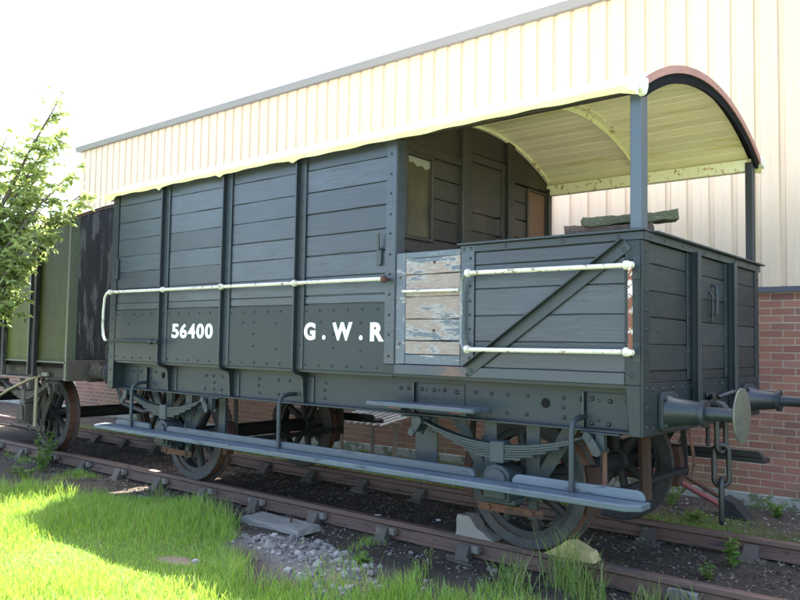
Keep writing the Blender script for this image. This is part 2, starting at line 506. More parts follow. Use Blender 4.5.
def link(name, me, c, parent=None, bevel=0.0, kind=None, label=None):
    o = bpy.data.objects.new(name, me)
    COL.objects.link(o)
    if parent is not None:
        o.parent = parent
        o.location = Vector(c) - wloc(parent)
    else:
        o.location = Vector(c)
    if bevel:
        md = o.modifiers.new('edge', 'BEVEL')
        md.width = bevel
        md.segments = 1
        md.limit_method = 'ANGLE'
        md.angle_limit = math.radians(40)
    if kind:
        o['kind'] = kind
    if label:
        o['label'] = label
    return o

def thing(name, loc, label, cat, group=None):
    o = bpy.data.objects.new(name, None)
    o.empty_display_size = 0.2
    COL.objects.link(o)
    o.location = loc
    return tag(o, label, cat, group)

def tag(o, label, cat, group=None):
    o['label'] = label
    o['category'] = cat
    if group:
        o['group'] = group
    return o

def dup(o, delta, parent=None, first=True):
    c = o.copy()
    COL.objects.link(c)
    if first:
        c.parent = parent if parent is not None else o.parent
        c.location = Vector(o.location) + Vector(delta)
    else:
        c.parent = parent
    for ch in list(o.children):
        if ch.name != c.name:
            dup(ch, (0, 0, 0), c, False)
    return c

def B(name, mat, parent, x0, x1, y0, y1, z0, z1, bevel=0.003, **k):
    return MB().box(x0, x1, y0, y1, z0, z1).build(name, mat, parent, bevel=bevel, **k)

def jit(a):
    return random.uniform(-a, a)

# ------------------------------------------------------------------ ground
def vnoise(x, y, s, seed=0):
    """cheap smooth noise on arrays, about -1..1"""
    r = np.random.default_rng(seed)
    t = np.zeros_like(x)
    for k in range(7):
        a = r.uniform(0, 2 * PI)
        f = s * r.uniform(0.55, 1.9)
        t = t + np.sin((x * math.cos(a) + y * math.sin(a)) * f + r.uniform(0, 6.28) + 1.3 * np.sin((x * math.sin(a) - y * math.cos(a)) * f * 0.6 + r.uniform(0, 6.28)))
    return t / 3.6

def lawn_edge(x):
    return np.interp(x, [-40, -2.4, -0.9, 0.05, 0.9, 1.6, 2.3, 2.75, 3.1, 3.9, 4.15, 4.5, 5.0, 5.4, 5.9, 6.6, 8, 14],
                     [-2.6, -1.5, -1.10, -0.50, -0.16, -0.06, -0.14, -0.36, -0.72, -1.10, -0.88, -0.66, -0.42, -0.18, 0.02, 0.18, 0.2, 0.2])

def lawn_mask(x, y):
    d = lawn_edge(x) + 0.10 * vnoise(x, y, 7, 3) + 0.05 * vnoise(x, y, 19, 5) - y
    return np.clip(d / 0.10 + 0.5, 0, 1)

def gravel_mask(x, y):
    d = 1 - np.sqrt(((x - 3.68) / 1.0) ** 2 + ((y + 0.46 + 0.30 * (x - 3.65)) / 0.46) ** 2)
    return np.clip((d + 0.18 * vnoise(x, y, 6, 8)) * 2.2, 0, 1) * (y < 0.5)

def bare_mask(x, y):
    a = 1 - np.sqrt(((x - 3.02) / 0.26) ** 2 + ((y + 1.15) / 0.10) ** 2)
    b = 1 - np.sqrt(((x - 4.35) / 0.30) ** 2 + ((y + 0.72) / 0.16) ** 2)
    return np.clip((np.maximum(a, b) + 0.25 * vnoise(x, y, 11, 9)) * 2.0, 0, 1)

def ground_z(x, y):
    z = -0.165 + 0.010 * vnoise(x, y, 3.1, 1) + 0.006 * vnoise(x, y, 11, 2)
    z = z + 0.03 * np.clip((-0.1 - y) / 0.5, 0, 1)
    z = z + 0.035 * gravel_mask(x, y) * np.clip((0.3 - y) / 0.3, 0, 1)
    z = z + 0.05 * np.clip((y - 2.3) / 0.9, 0, 1) * (y < 4.5)
    far = np.sqrt((x - 3) ** 2 + y ** 2)
    return np.where(far > 25, -0.15, z)

gx = np.concatenate([[-600, -250, -120, -60, -30, -18], np.arange(-12, -3, 0.25), np.arange(-3, 7.6, 0.06), np.arange(7.6, 12, 0.3), [16, 25, 50, 110, 250, 600]])
gy = np.concatenate([[-600, -250, -110, -50, -25, -14], np.arange(-9, -3, 0.3), np.arange(-3, 4.2, 0.06), np.arange(4.3, 6, 0.4), [9, 15, 30, 60, 120, 250, 600]])
GX, GY = np.meshgrid(gx, gy, indexing='ij')
GZ = ground_z(GX, GY)
nx, ny = len(gx), len(gy)
me = bpy.data.meshes.new('ground')
idx = np.arange(nx * ny).reshape(nx, ny)
fc = np.stack([idx[:-1, :-1], idx[1:, :-1], idx[1:, 1:], idx[:-1, 1:]], -1).reshape(-1, 4)
me.from_pydata(np.stack([GX, GY, GZ], -1).reshape(-1, 3).tolist(), [], fc.tolist())
ca = me.color_attributes.new('mask', 'FLOAT_COLOR', 'POINT')
lm = lawn_mask(GX, GY)
lm = np.maximum(lm, np.clip(0.75 + 0.5 * vnoise(GX, GY, 5, 71), 0, 1) * np.exp(-((GY - 2.5) / 0.34) ** 2) * (GX > -6))
lm = np.maximum(lm, (GX < -12) | (GX > 12) | (GY > 14))
cm = np.stack([lm, gravel_mask(GX, GY), bare_mask(GX, GY), np.ones_like(GX)], -1).reshape(-1)
ca.data.foreach_set('color', cm.astype(np.float32))
me.materials.append(M['ground'])
me.shade_smooth()
ground = link('ground', me, (0, 0, 0), kind='structure')

M['bounce_path'] = mat_paint('bounce_path_concrete', (0.40, 0.38, 0.35), 0.9, (1, 1, 1), 30, 0.3, var=0.15, dirtamt=0.3, dirt=(0.2, 0.18, 0.15))
MB_bounce_path = bpy.data.meshes.new('bounce_path')  # pale slab added out of view to bounce warm sunlight into the shade
MB_bounce_path.from_pydata([(-40, -12, -0.115), (40, -12, -0.115), (40, -4.3, -0.115), (-40, -4.3, -0.115)], [], [(0, 1, 2, 3)])
MB_bounce_path.materials.append(M['bounce_path'])
link('bounce_path', MB_bounce_path, (0, 0, 0), kind='structure')

def gz(x, y):
    return float(ground_z(np.array([float(x)]), np.array([float(y)]))[0])

# ------------------------------------------------------------------ industrial building
YW = 3.915
XB0, XB1 = -8.35, 12.0
bld = thing('industrial_building', (2, YW + 4, -0.16), 'large shed with red brick base and cream ribbed metal cladding behind the wagons', 'building')
MB().box(XB0 + 0.03, XB1, YW + 0.005, YW + 8, -0.3, 2.06).build('wall_core', 'mortar', bld)
MB().box(XB0 + 0.03, XB1, YW + 0.06, YW + 8, 2.06, 5.56).build('upper_wall_core', 'gutter', bld)
B('plinth', 'concrete', bld, XB0, XB1, YW - 0.03, YW + 0.5, -0.4, 0.0, 0.006)
# bricks, stretcher bond
bp, bh = 0.225, 0.075
bricks = []
for k in range(27):
    z0 = 0.004 + k * bh
    off = 0 if k % 2 else bp / 2
    n0 = int((XB0 - 0.1) / bp)
    for i in range(n0, int(XB1 / bp)):
        x0 = i * bp + off
        if x0 < XB0:
            continue
        bricks.append((x0, z0))
def bprio(b):
    x, z = b
    if 4.9 < x < 6.5 and z > 0.0:
        return 0 if x > 5.4 or z < 0.75 else 3
    if 4.2 < x <= 4.9 and z < 0.72:
        return 1
    if -0.7 < x < 1.6 and z < 0.6:
        return 2
    return 3
bricks.sort(key=bprio)
bme = []
for q in range(6):
    mb = MB().box(0, 0.2145, 0, 0.05, 0, 0.0645)
    m_ = bpy.data.meshes.new('brick')
    V = [(x + jit(0.0012), y + jit(0.0008), z + jit(0.0012)) for x, y, z in mb.v]
    m_.from_pydata(V, [], mb.f)
    m_.materials.append(M['brick'])
    bme.append(m_)
rest = MB()
for n, (x, z) in enumerate(bricks):
    yy = YW + jit(0.0015)
    if n < 300 and bprio((x, z)) < 3:
        link('brick', bme[n % 6], (x, yy, z), bld)
    else:
        rest.box(x, x + 0.2145 + jit(0.001), yy, yy + 0.05, z + jit(0.0008), z + 0.0645)
rest.build('brick_field', 'brick', bld, kind='stuff')
# cladding sheets: four ribs each
pitch_ = 0.2335
def clad_profile(n):
    pts = []
    for i in range(n):
        a = i * pitch_
        pts += [(a, 0.0), (a + 0.075, 0.0), (a + 0.079, -0.0025), (a + 0.087, -0.0025), (a + 0.091, 0), (a + 0.168, 0.0), (a + 0.180, 0.022), (a + 0.2215, 0.022)]
    pts.append((n * pitch_, 0.0))
    return pts
prof = clad_profile(4)
cs = bpy.data.meshes.new('cladding_sheet')
zc0, zc1 = 2.075, 5.56
vv = [(x, y, 0) for x, y in prof] + [(x, y, zc1 - zc0) for x, y in prof]
n = len(prof)
cs.from_pydata(vv, [], [(i, i + 1, i + 1 + n, i + n) for i in range(n - 1)])
cs.materials.append(M['clad'])
x = XB0
while x < XB1 - 0.9:
    link('cladding_sheet', cs, (x, YW - 0.012 - 0.0025 * (round((x - XB0) / 0.934) % 2), zc0), bld)
    x += 4 * pitch_
MB().prism([(YW + 0.05, 2.03), (YW + 0.05, 2.10), (YW - 0.03, 2.085), (YW - 0.05, 2.03)], 'x', XB0 - 0.01, XB1).build('drip_flashing', 'drip', bld)
MB().prism([(YW + 0.1, 5.54), (YW + 0.1, 5.66), (YW - 0.10, 5.66), (YW - 0.11, 5.64), (YW - 0.07, 5.545)], 'x', XB0 - 0.1, XB1 + 0.1).build('gutter', 'gutter', bld, bevel=0.004)
MB().prism([(YW + 0.1, 5.56), (YW + 0.1, 5.64), (YW + 4, 5.98), (YW + 8.1, 5.64), (YW + 8.1, 5.56)], 'x', XB0 - 0.05, XB1 + 0.05).build('roof', 'roofsheet', bld)
MB().box(XB0, XB0 + 0.028, YW + 0.002, YW + 8, 2.06, 5.56).build('end_cladding', 'clad', bld)

# lower brick annex beyond the shed's end, base seen under the olive wagon, hidden height raised for shade
anx = thing('brick_annex', (-15, YW + 3, -0.16), 'low red brick building glimpsed under the olive wagon beyond the shed', 'building')
MB().box(-24, XB0 - 0.02, YW + 0.055, YW + 6, -0.3, 3.7).build('wall_core', 'mortar', anx)
af = MB()
for k in range(49):
    z0 = 0.004 + k * bh
    x = -23.9 + (0 if k % 2 else bp / 2)
    while x < XB0 - 0.3:
        af.box(x, x + 0.2145, YW + 0.05 + jit(0.0015), YW + 0.09, z0, z0 + 0.0645)
        x += bp
af.build('brick_field', 'brick', anx, kind='stuff')
B('roof_slab', 'concrete', anx, -24.1, XB0 - 0.02, YW - 0.06, YW + 6.1, 3.7, 3.82, 0.01)
B('plinth', 'concrete', anx, -24, XB0 - 0.02, YW + 0.03, YW + 0.5, -0.4, 0.0, 0.006)

# ------------------------------------------------------------------ railway track
track = thing('railway_track', (2, 1.22, -0.16), 'old siding track of rusty rails on cast chairs under the wagons', 'track')
def rail_prof(yc):
    h = [(-0.035, 0.0), (-0.028, 0.004), (0.028, 0.004), (0.035, 0.0), (0.035, -0.035), (0.010, -0.048), (0.010, -0.105), (0.033, -0.117), (0.033, -0.140), (-0.033, -0.140), (-0.033, -0.117), (-0.010, -0.105), (-0.010, -0.048), (-0.035, -0.035)]
    return [(yc + a, b - 0.004) for a, b in h]
for yc in (0.47, 1.97):
    MB().prism(rail_prof(yc), 'x', -30, 16).build('rail', 'rail', track, bevel=0.002)
def chair_mesh():
    mb = MB()
    mb.box(-0.10, 0.10, -0.17, 0.17, -0.20, -0.155)
    for sg in (-1, 1):
        pts = [(sg * 0.040, -0.157), (sg * 0.15, -0.157), (sg * 0.13, -0.125), (sg * 0.095, -0.055), (sg * 0.082, -0.048), (sg * 0.072, -0.048)]
        if sg == 1:
            pts = [(0.012, -0.157), (0.15, -0.157), (0.12, -0.12), (0.055, -0.052), (0.034, -0.052)]
        if sg < 0:
            pts = pts[::-1]
        mb.prism(pts, 'x', -0.055, 0.055)
        mb.lathe((0.065, sg * 0.135, -0.156), 'z', [(0, 0.02), (0.02, 0.02), (0.03, 0.008)], 6)
        mb.lathe((-0.065, sg * 0.135, -0.156), 'z', [(0, 0.02), (0.02, 0.02), (0.03, 0.008)], 6)
    return mb
SL = [1.22 + 0.81 * k for k in range(-6, 9)]
ch0 = ky0 = None
for i, x in enumerate(SL):
    dz = jit(0.006)
    MB().box(x - 0.125, x + 0.125, -0.08, 2.52, -0.33, -0.182 + dz).build('sleeper', 'oldwood' if i % 3 else 'mosswood', track, bevel=0.008)
    for yc, mir in ((0.47, 1), (1.97, -1)):
        mb = chair_mesh()
        mb.v = [(a * mir + x + 0.0, b * mir + yc, c) for a, b, c in mb.v]
        c = mb.build('rail_chair', 'chair', track, bevel=0.004)
        j = jit(0.02)
        kb = MB().prism([(-0.043, -0.112), (-0.070, -0.108), (-0.075, -0.055), (-0.038, -0.052), (-0.015, -0.06), (-0.015, -0.10)], 'x', -0.085 + j, 0.10 + j)
        kb.v = [(a * mir + x, b * mir + yc, c_) for a, b, c_ in kb.v]
        kb.build('wooden_key', 'greywood' if (i * 7 + (mir > 0)) % 4 else 'oldwood', c, bevel=0.005)

# ------------------------------------------------------------------ brake van
van = thing('brake_van', (3.0, 1.22, 0.0), 'dark grey wooden railway brake van numbered 56400 with open roofed veranda', 'brake van')
W = 2.44
SEAM = [3.045, 2.90, 2.71, 2.525, 2.34, 2.17, 1.99, 1.835, 1.765]
RC, RR = 3.41, 2.50                        # roof crown and radius
def arc(y, drop=0.0):
    return RC - drop - RR + math.sqrt(RR * RR - (y - 1.22) ** 2)

def plank(x0, x1, y0, y1, z0, z1, mat='plank', parent=van, gap=0.003):
    """board of a wall facing -Y (or the end, +X): slightly uneven edges"""
    g0, g1 = gap * random.uniform(0.5, 1.3), gap * random.uniform(0.5, 1.3)
    mb = MB()
    d = jit(0.0015)
    if abs(x1 - x0) > abs(y1 - y0) or True:
        n = 5
        along_x = (x1 - x0) > (y1 - y0)
        bot = [z0 + g0 + jit(0.0022) for _ in range(n)]
        top = [z1 - g1 + jit(0.0022) for _ in range(n)]
        if along_x:
            xs = [x0 + (x1 - x0) * i / (n - 1) for i in range(n)]
            mb.prism(list(zip(xs, bot)) + list(zip(xs, top))[::-1], 'y', y0 + d, y1)
        else:
            ys = [y0 + (y1 - y0) * i / (n - 1) for i in range(n)]
            mb.prism(list(zip(ys, bot)) + list(zip(ys, top))[::-1], 'x', x0, x1 + d)
    return mb.build('plank', mat, parent, bevel=0.0035)

# body shell behind the boards
MB().box(0.02, 4.03, 0.0155, 0.06, 1.20, 3.06).build('side_lining', 'stan', van)
MB().box(0.0, 4.03, W - 0.05, W - 0.005, 1.2, 3.06).build('far_side_wall', 'plank', van, bevel=0.003)
endpoly = [(0.06, 1.2), (W - 0.05, 1.2)] + [(W - 0.05 - (W - 0.11) * i / 16, arc(W - 0.05 - (W - 0.11) * i / 16, 0.045)) for i in range(17)]
MB().prism(endpoly, 'x', 0.0, 0.04).build('outer_end_wall', 'plank', van)
MB().box(0.04, 5.95, 0.14, W - 0.06, 1.195, 1.22).build('floor', 'oldwood', van)
MB().box(0.07, 5.93, 0.002, 0.139, 1.206, 1.2215).build('body_sill', 'sole', van)
STN = [1.0, 2.0, 3.0]
edges = [0.10, 1.0, 2.0, 3.0, 3.97]
for i in range(4):
    for a, b_ in zip(SEAM[1:], SEAM[:-1]):
        plank(edges[i] + 0.002, edges[i + 1] - 0.002, 0.0, 0.015, a, b_, gap=(0.0012, 0.0018, 0.0028, 0.0036)[i] * random.choice((0.5, 1, 1, 1.5)))
# riveted lower plates
plates = []
for i in range(4):
    x0, x1 = edges[i] + 0.001, edges[i + 1] - 0.001
    if i == 3:
        x1 = 3.985
    pl = B('lower_plate', 'plate', van, x0, x1, -0.006, 0.015, 1.225, 1.760, 0.002)
    plates.append(pl)
    mb = MB()
    a, b_ = (x0 + 0.03 if i == 0 else x0 + 0.10), x1 - (0.05 if i < 3 else 0.09)
    nr = 6 if i < 3 else 6
    for k in range(nr):
        xx = a + (b_ - a) * k / (nr - 1)
        mb.rivet((xx, -0.006, 1.715 + jit(0.003)), '-y', 0.012, 0.009)
        mb.rivet((xx, -0.006, 1.262 + jit(0.003)), '-y', 0.012, 0.009)
    mb.rivet((x0 + 0.27, -0.006, 1.62), '-y', 0.012, 0.009)
    if i >= 2:
        for q in (1.62, 1.52, 1.41):
            mb.rivet((x0 + 0.42, -0.006, q), '-y', 0.012, 0.009)
        for q in (1.61, 1.39):
            mb.rivet((x0 + 0.72, -0.006, q), '-y', 0.012, 0.009)
    mb.build('rivets', 'plate', pl, smooth=50, kind='stuff')
# lettering
def letters(spec, parent, mat='letter', y=-0.0065, off=0.02):
    for ch, x0, x1, z0, z1 in spec:
        cu = bpy.data.curves.new('glyph', 'FONT')
        cu.body = ch
        cu.size = 1.0
        cu.offset = off
        cu.extrude = 0.001
        ob = bpy.data.objects.new('glyph', cu)
        COL.objects.link(ob)
        dg = bpy.context.evaluated_depsgraph_get()
        me_ = bpy.data.meshes.new_from_object(ob.evaluated_get(dg))
        bpy.data.objects.remove(ob)
        V = np.array([v.co[:] for v in me_.vertices])
        lo, hi = V.min(0), V.max(0)
        mb = MB()
        vs_ = []
        for v in V:
            u = (v[0] - lo[0]) / (hi[0] - lo[0])
            w = (v[1] - lo[1]) / (hi[1] - lo[1])
            vs_.append((x0 + u * (x1 - x0), y + (-0.0015 if v[2] > 0 else 0.001), z0 + w * (z1 - z0)))
        mb.add(vs_, [tuple(p.vertices) for p in me_.polygons])
        mb.build('letter', mat, parent)
dw = 0.118
letters([(c, 1.165 + 0.1365 * i, 1.165 + 0.1365 * i + dw, 1.470, 1.612) for i, c in enumerate('56400')], plates[1], off=0.032)
letters([('G', 3.08, 3.215, 1.468, 1.615), ('W', 3.41, 3.635, 1.468, 1.615), ('R', 3.825, 3.968, 1.465, 1.612)], plates[3], off=0.047)
for xx in (3.315, 3.727):
    MB().lathe((xx, -0.0055, 1.492), '-y', [(0, 0.019), (0.002, 0.019)], 14).build('letter', 'letter', plates[3])
# T-section stanchions with knees down to the solebar
for x in STN:
    mb = MB().box(x - 0.012, x + 0.075, -0.014, -0.007, 1.225, 3.06)
    st = mb.build('stanchion', 'iron', van, bevel=0.002)
    web = [(-0.007, 3.065), (-0.056, 3.065), (-0.056, 1.27), (-0.050, 1.225), (-0.035, 1.195), (0.0, 1.178), (0.055, 1.165), (0.065, 1.14), (0.082, 0.935), (0.134, 0.935), (0.134, 1.19), (0.05, 1.215), (-0.007, 1.222)]
    MB().prism(web, 'x', x - 0.022, x - 0.004).build('web', 'stan', st, bevel=0.003)
    MB().box(x - 0.012, x + 0.075, 0.124, 0.1335, 0.935, 1.16).build('knee_plate', 'iron', st, bevel=0.002)
    mb = MB()
    z = 1.29
    while z < 3.02:
        mb.rivet((x + 0.035, -0.014, z), '-y', 0.0115, 0.009)
        z += 0.135
    for z in (0.985, 1.05, 1.12):
        mb.rivet((x + 0.035, 0.124, z), '-y', 0.0115, 0.009)
    mb.build('rivets', 'iron', st, smooth=50, kind='stuff')
# left corner angle and cabin corner plate
def rivet_col(x, y, zs, parent, mat='plate', axis='-y', r=0.0095):
    mb = MB()
    for z in zs:
        mb.rivet((x, y, z + jit(0.004)), axis, r * 1.15, 0.009)
    mb.build('rivets', mat, parent, smooth=50, kind='stuff')
ca_ = MB().box(0.0, 0.099, -0.012, 0.0, 0.93, 3.05).box(-0.012, 0.0, -0.012, 0.10, 0.93, 3.05).build('corner_angle', 'plate', van, bevel=0.003)
rivet_col(0.045, -0.012, np.arange(0.98, 3.0, 0.14), ca_)
cp = MB().box(3.972, 4.072, -0.013, 0.0, 1.295, 3.05).box(4.05, 4.072, -0.0, 0.10, 1.295, 3.05).build('corner_post', 'plank', van, bevel=0.003)
rivet_col(4.02, -0.013, np.arange(1.36, 3.0, 0.155), cp)
B('end_corner_plate', 'plate', van, 3.987, 4.075, -0.010, 0.03, 1.225, 1.293, 0.002)
# cant rails
B('cant_rail', 'stan', van, -0.02, 6.0, 0.0, 0.045, 3.048, 3.062, 0.002)
B('cant_rail', 'bulk', van, 4.06, 5.98, 0.012, 0.06, 3.018, 3.047, 0.004)
B('cant_rail', 'cream', van, -0.02, 5.985, W - 0.085, W - 0.02, 2.955, 3.06, 0.006)
# door stop / handle plates on the side
hd = MB().box(3.885, 3.935, -0.022, 0.0, 2.06, 2.19).lathe((3.91, -0.005, 2.075), '-y', [(0, 0.025), (0.019, 0.025)], 12).build('lamp_bracket', 'iron', van, bevel=0.002)
MB().bar((3.915, -0.030, 2.17), (3.925, -0.045, 2.30), 0.02, 0.012).build('lamp_iron', 'stan', hd, bevel=0.002)
B('lamp_bracket', 'stan', van, 0.10, 0.145, -0.03, -0.001, 2.10, 2.32, 0.004)

# ---- bulkhead between cabin and veranda
bulkpoly = [(0.06, 1.22), (W - 0.06, 1.22)] + [(W - 0.06 - (W - 0.12) * i / 20, arc(W - 0.06 - (W - 0.12) * i / 20, 0.05)) for i in range(21)]
MB().prism(bulkpoly, 'x', 3.99, 4.028).build('bulkhead', 'backing', van)
def bulk_plank(y0, y1, z0, z1, xf=4.05):
    if z1 <= min(arc(y0, 0.05), arc(y1, 0.05)):
        return plank(4.03, xf, y0, y1, z0, z1, 'bulk')
    n = 8
    pts = [(y0, z0 + 0.003), (y1, z0 + 0.003)] + [(y1 - (y1 - y0) * i / n, min(z1, arc(y1 - (y1 - y0) * i / n, 0.052))) for i in range(n + 1)]
    return MB().prism(pts, 'x', 4.03, xf).build('plank', 'bulk', van, bevel=0.003)
zb = [1.23, 1.42, 1.61, 1.80, 1.99, 2.17, 2.30]
for a, b_ in zip(zb[:-1], zb[1:]):
    bulk_plank(0.10, 0.85, a, b_)
    bulk_plank(1.69, 2.33, a, b_)
for a, b_ in ((2.30, 2.47), (2.47, 2.64), (2.64, 2.81), (2.81, 2.97)):
    bulk_plank(0.47, 0.85, a, b_)
    bulk_plank(1.69, 1.96, a, b_)
bulk_plank(0.075, 0.85, 2.975, 3.6)
bulk_plank(1.69, 2.36, 2.985, 3.6)
for y0, y1 in ((0.85, 0.965), (1.575, 1.69)):
    n = 4
    pts = [(y0, 1.22), (y1, 1.22)] + [(y1 - (y1 - y0) * i / n, arc(y1 - (y1 - y0) * i / n, 0.052)) for i in range(n + 1)]
    up = MB().prism(pts, 'x', 4.03, 4.09).build('upright', 'bulk', van, bevel=0.005)
    rivet_col(4.09, 0, [], up) if False else None
    mb = MB()
    for z in np.arange(1.4, 3.2, 0.17):
        mb.rivet((4.09, (y0 + y1) / 2, z), 'x', 0.009, 0.006)
    mb.build('rivets', 'bulk', up, smooth=50, kind='stuff')
B('corner_upright', 'bulk', van, 4.03, 4.085, 2.335, 2.40, 1.22, 3.02, 0.004)
# header above the left boards
B('header_rail', 'bulk', van, 4.052, 4.078, 0.10, 0.85, 2.965, 3.035, 0.003)
# window with frame
wf = MB().box(4.045, 4.072, 0.105, 0.135, 2.27, 2.97).box(4.045, 4.072, 0.44, 0.47, 2.27, 2.97).box(4.045, 4.072, 0.135, 0.44, 2.27, 2.30).box(4.045, 4.072, 0.135, 0.44, 2.935, 2.97).build('window', 'bulk', van, bevel=0.003)
B('pane', 'pane', wf, 4.038, 4.046, 0.13, 0.445, 2.295, 2.94, 0)
MB().prism([(0.14, 2.93), (0.435, 2.93), (0.43, 2.875), (0.38, 2.85), (0.33, 2.88), (0.27, 2.86), (0.22, 2.89), (0.16, 2.88)], 'x', 4.046, 4.050).build('paper_scrap', 'greywood', wf)
bw = MB().box(4.045, 4.066, 1.955, 1.985, 2.27, 2.97).box(4.045, 4.066, 2.315, 2.336, 2.27, 2.97).box(4.045, 4.066, 1.985, 2.315, 2.945, 2.97).build('window', 'bulk', van, bevel=0.003)
B('boarding', 'brownboard', bw, 4.036, 4.047, 1.98, 2.32, 2.27, 2.95, 0.001)
# door
dr = MB().box(4.030, 4.040, 0.967, 1.573, 1.23, 3.12).build('door', 'bulk', van)
for a, b_ in ((1.24, 1.55), (1.55, 1.86), (1.86, 2.16), (2.16, 2.44), (2.44, 2.60), (2.60, 3.04)):
    plank(4.040, 4.052, 1.03, 1.51, a, b_, 'bulk', dr)
MB().box(4.040, 4.062, 0.969, 1.03, 1.23, 3.12).box(4.040, 4.062, 1.51, 1.571, 1.23, 3.12).box(4.040, 4.062, 1.03, 1.51, 3.05, 3.12).build('door_frame', 'bulk', dr, bevel=0.003)
MB().tube([(4.06, 1.42, 2.60), (4.10, 1.42, 2.60), (4.11, 1.42, 2.585), (4.11, 1.42, 2.445), (4.10, 1.42, 2.43), (4.06, 1.42, 2.43)], 0.011, 8).build('door_handle', 'black', dr, smooth=40)
pts = [(0.97, 3.13), (1.57, 3.13)] + [(1.57 - 0.6 * i / 6, arc(1.57 - 0.6 * i / 6, 0.052)) for i in range(7)]
MB().prism(pts, 'x', 4.03, 4.05).build('lintel', 'bulk', van, bevel=0.003)

# ---- roof: boards, hoops, canvas
nb = 24
for i in range(nb):
    a0 = math.asin((-0.085 - 1.22) / RR)
    a1 = -a0
    t0 = a0 + (a1 - a0) * i / nb + 0.0004
    t1 = a0 + (a1 - a0) * (i + 1) / nb - 0.0004
    ro, ri = RR - 0.008, RR - 0.034
    zc_ = RC - RR
    def P(t, r): return (1.22 + r * math.sin(t), zc_ + r * math.cos(t))
    dd = jit(0.0012)
    MB().prism([P(t0, ri + dd), P(t1, ri + dd), P(t1, ro), P(t0, ro)], 'x', -0.04 + jit(0.004), 6.02).build('roof_board', 'roofboard', van, bevel=0.0022)
def hoop(x0, x1, r0, r1, mat, y0=-0.06, y1=2.5, name='roof_hoop', n=40, **k):
    a0, a1 = math.asin((y0 - 1.22) / RR), math.asin((y1 - 1.22) / RR)
    zc_ = RC - RR
    mb = MB()
    vs_, fs_ = [], []
    for i in range(n + 1):
        t = a0 + (a1 - a0) * i / n
        for x in (x0, x1):
            for r in (r0, r1):
                vs_.append((x, 1.22 + r * math.sin(t), zc_ + r * math.cos(t)))
    for i in range(n):
        a, b_ = 4 * i, 4 * i + 4
        fs_ += [(a, a + 1, b_ + 1, b_), (a + 2, b_ + 2, b_ + 3, a + 3), (a, b_, b_ + 2, a + 2), (a + 1, a + 3, b_ + 3, b_ + 1)]
    fs_ += [(0, 2, 3, 1), (4 * n, 4 * n + 1, 4 * n + 3, 4 * n + 2)]
    return mb.add(vs_, fs_).build(name, mat, van, smooth=40, **k)
RI = RR - 0.0352
h1 = hoop(5.00, 5.010, RI - 0.055, RI, 'cream', 0.05, 2.37)
hoop(5.012, 5.065, RI - 0.010, RI, 'cream', 0.05, 2.37)
hoop(4.055, 4.085, RI - 0.022, RI, 'cream', 0.07, 2.37)
hoop(5.955, 6.005, RI - 0.012, RI, 'backing', -0.02, 2.46, 'end_hoop')
hoop(6.006, 6.024, RI - 0.075, RI - 0.0125, 'backing', -0.03, 2.47, 'end_hoop')
hoop(6.0245, 6.034, RR - 0.046, RR + 0.006, 'flash', -0.04, 2.49, 'end_flashing')
hoop(-0.055, -0.042, RR - 0.10, RR + 0.004, 'plank', -0.06, 2.5, 'end_flashing')
# canvas sheet and hem with a sagging lower edge
def canvas():
    n, mx = 40, 60
    a0, a1 = math.asin((-0.10 - 1.22) / RR), math.asin((2.54 - 1.22) / RR)
    zc_ = RC - RR
    vs_, fs_ = [], []
    for j in range(mx + 1):
        x = -0.05 + 6.075 * j / mx
        for i in range(n + 1):
            t = a0 + (a1 - a0) * i / n
            r = RR - 0.002 + 0.0015 * math.sin(9 * x + 7 * t)
            vs_.append((x, 1.22 + r * math.sin(t), zc_ + r * math.cos(t)))
    for j in range(mx):
        for i in range(n):
            a = j * (n + 1) + i
            fs_.append((a, a + 1, a + n + 2, a + n + 1))
    return MB().add(vs_, fs_).build('roof_canvas', 'canvas', van, smooth=60)
canvas()
def hem(y, sgn):
    mx = 110
    zt = arc(-0.10) - 0.001
    vs_, fs_ = [], []
    r = random.Random(3)
    ph = [r.uniform(0, 6) for _ in range(4)]
    for j in range(mx + 1):
        x = -0.05 + 6.07 * j / mx
        d = 0.040 + 0.003 * math.sin(1.7 * x + ph[0]) + 0.003 * math.sin(5.3 * x + ph[1]) + 0.003 * math.sin(17 * x + ph[2])
        for xs in STN:
            d += 0.028 * math.exp(-((x - xs) / 0.035) ** 2)
        if x < 0.12:
            d += 0.035
        if x > 5.9:
            d += 0.04 * (x - 5.9) / 0.12
        w = 0.006 * math.sin(9 * x + ph[3])
        vs_ += [(x, y, zt + 0.004), (x, y + sgn * (0.004 + w * 0.5), zt - d * 0.5), (x, y + sgn * (0.002 + w), zt - d),
                (x, y - sgn * 0.007, zt + 0.001), (x, y - sgn * (0.003 - w * 0.5), zt - d * 0.5), (x, y - sgn * (0.003 - w), zt - d)]
    for j in range(mx):
        a, b_ = 6 * j, 6 * j + 6
        fs_ += [(a, b_, b_ + 1, a + 1), (a + 1, b_ + 1, b_ + 2, a + 2), (a + 3, a + 4, b_ + 4, b_ + 3), (a + 4, a + 5, b_ + 5, b_ + 4), (a + 2, b_ + 2, b_ + 5, a + 5)]
    return MB().add(vs_, fs_).build('canvas_hem', 'hem', van, smooth=60)
hem(-0.10, -1)
hem(2.54, 1)
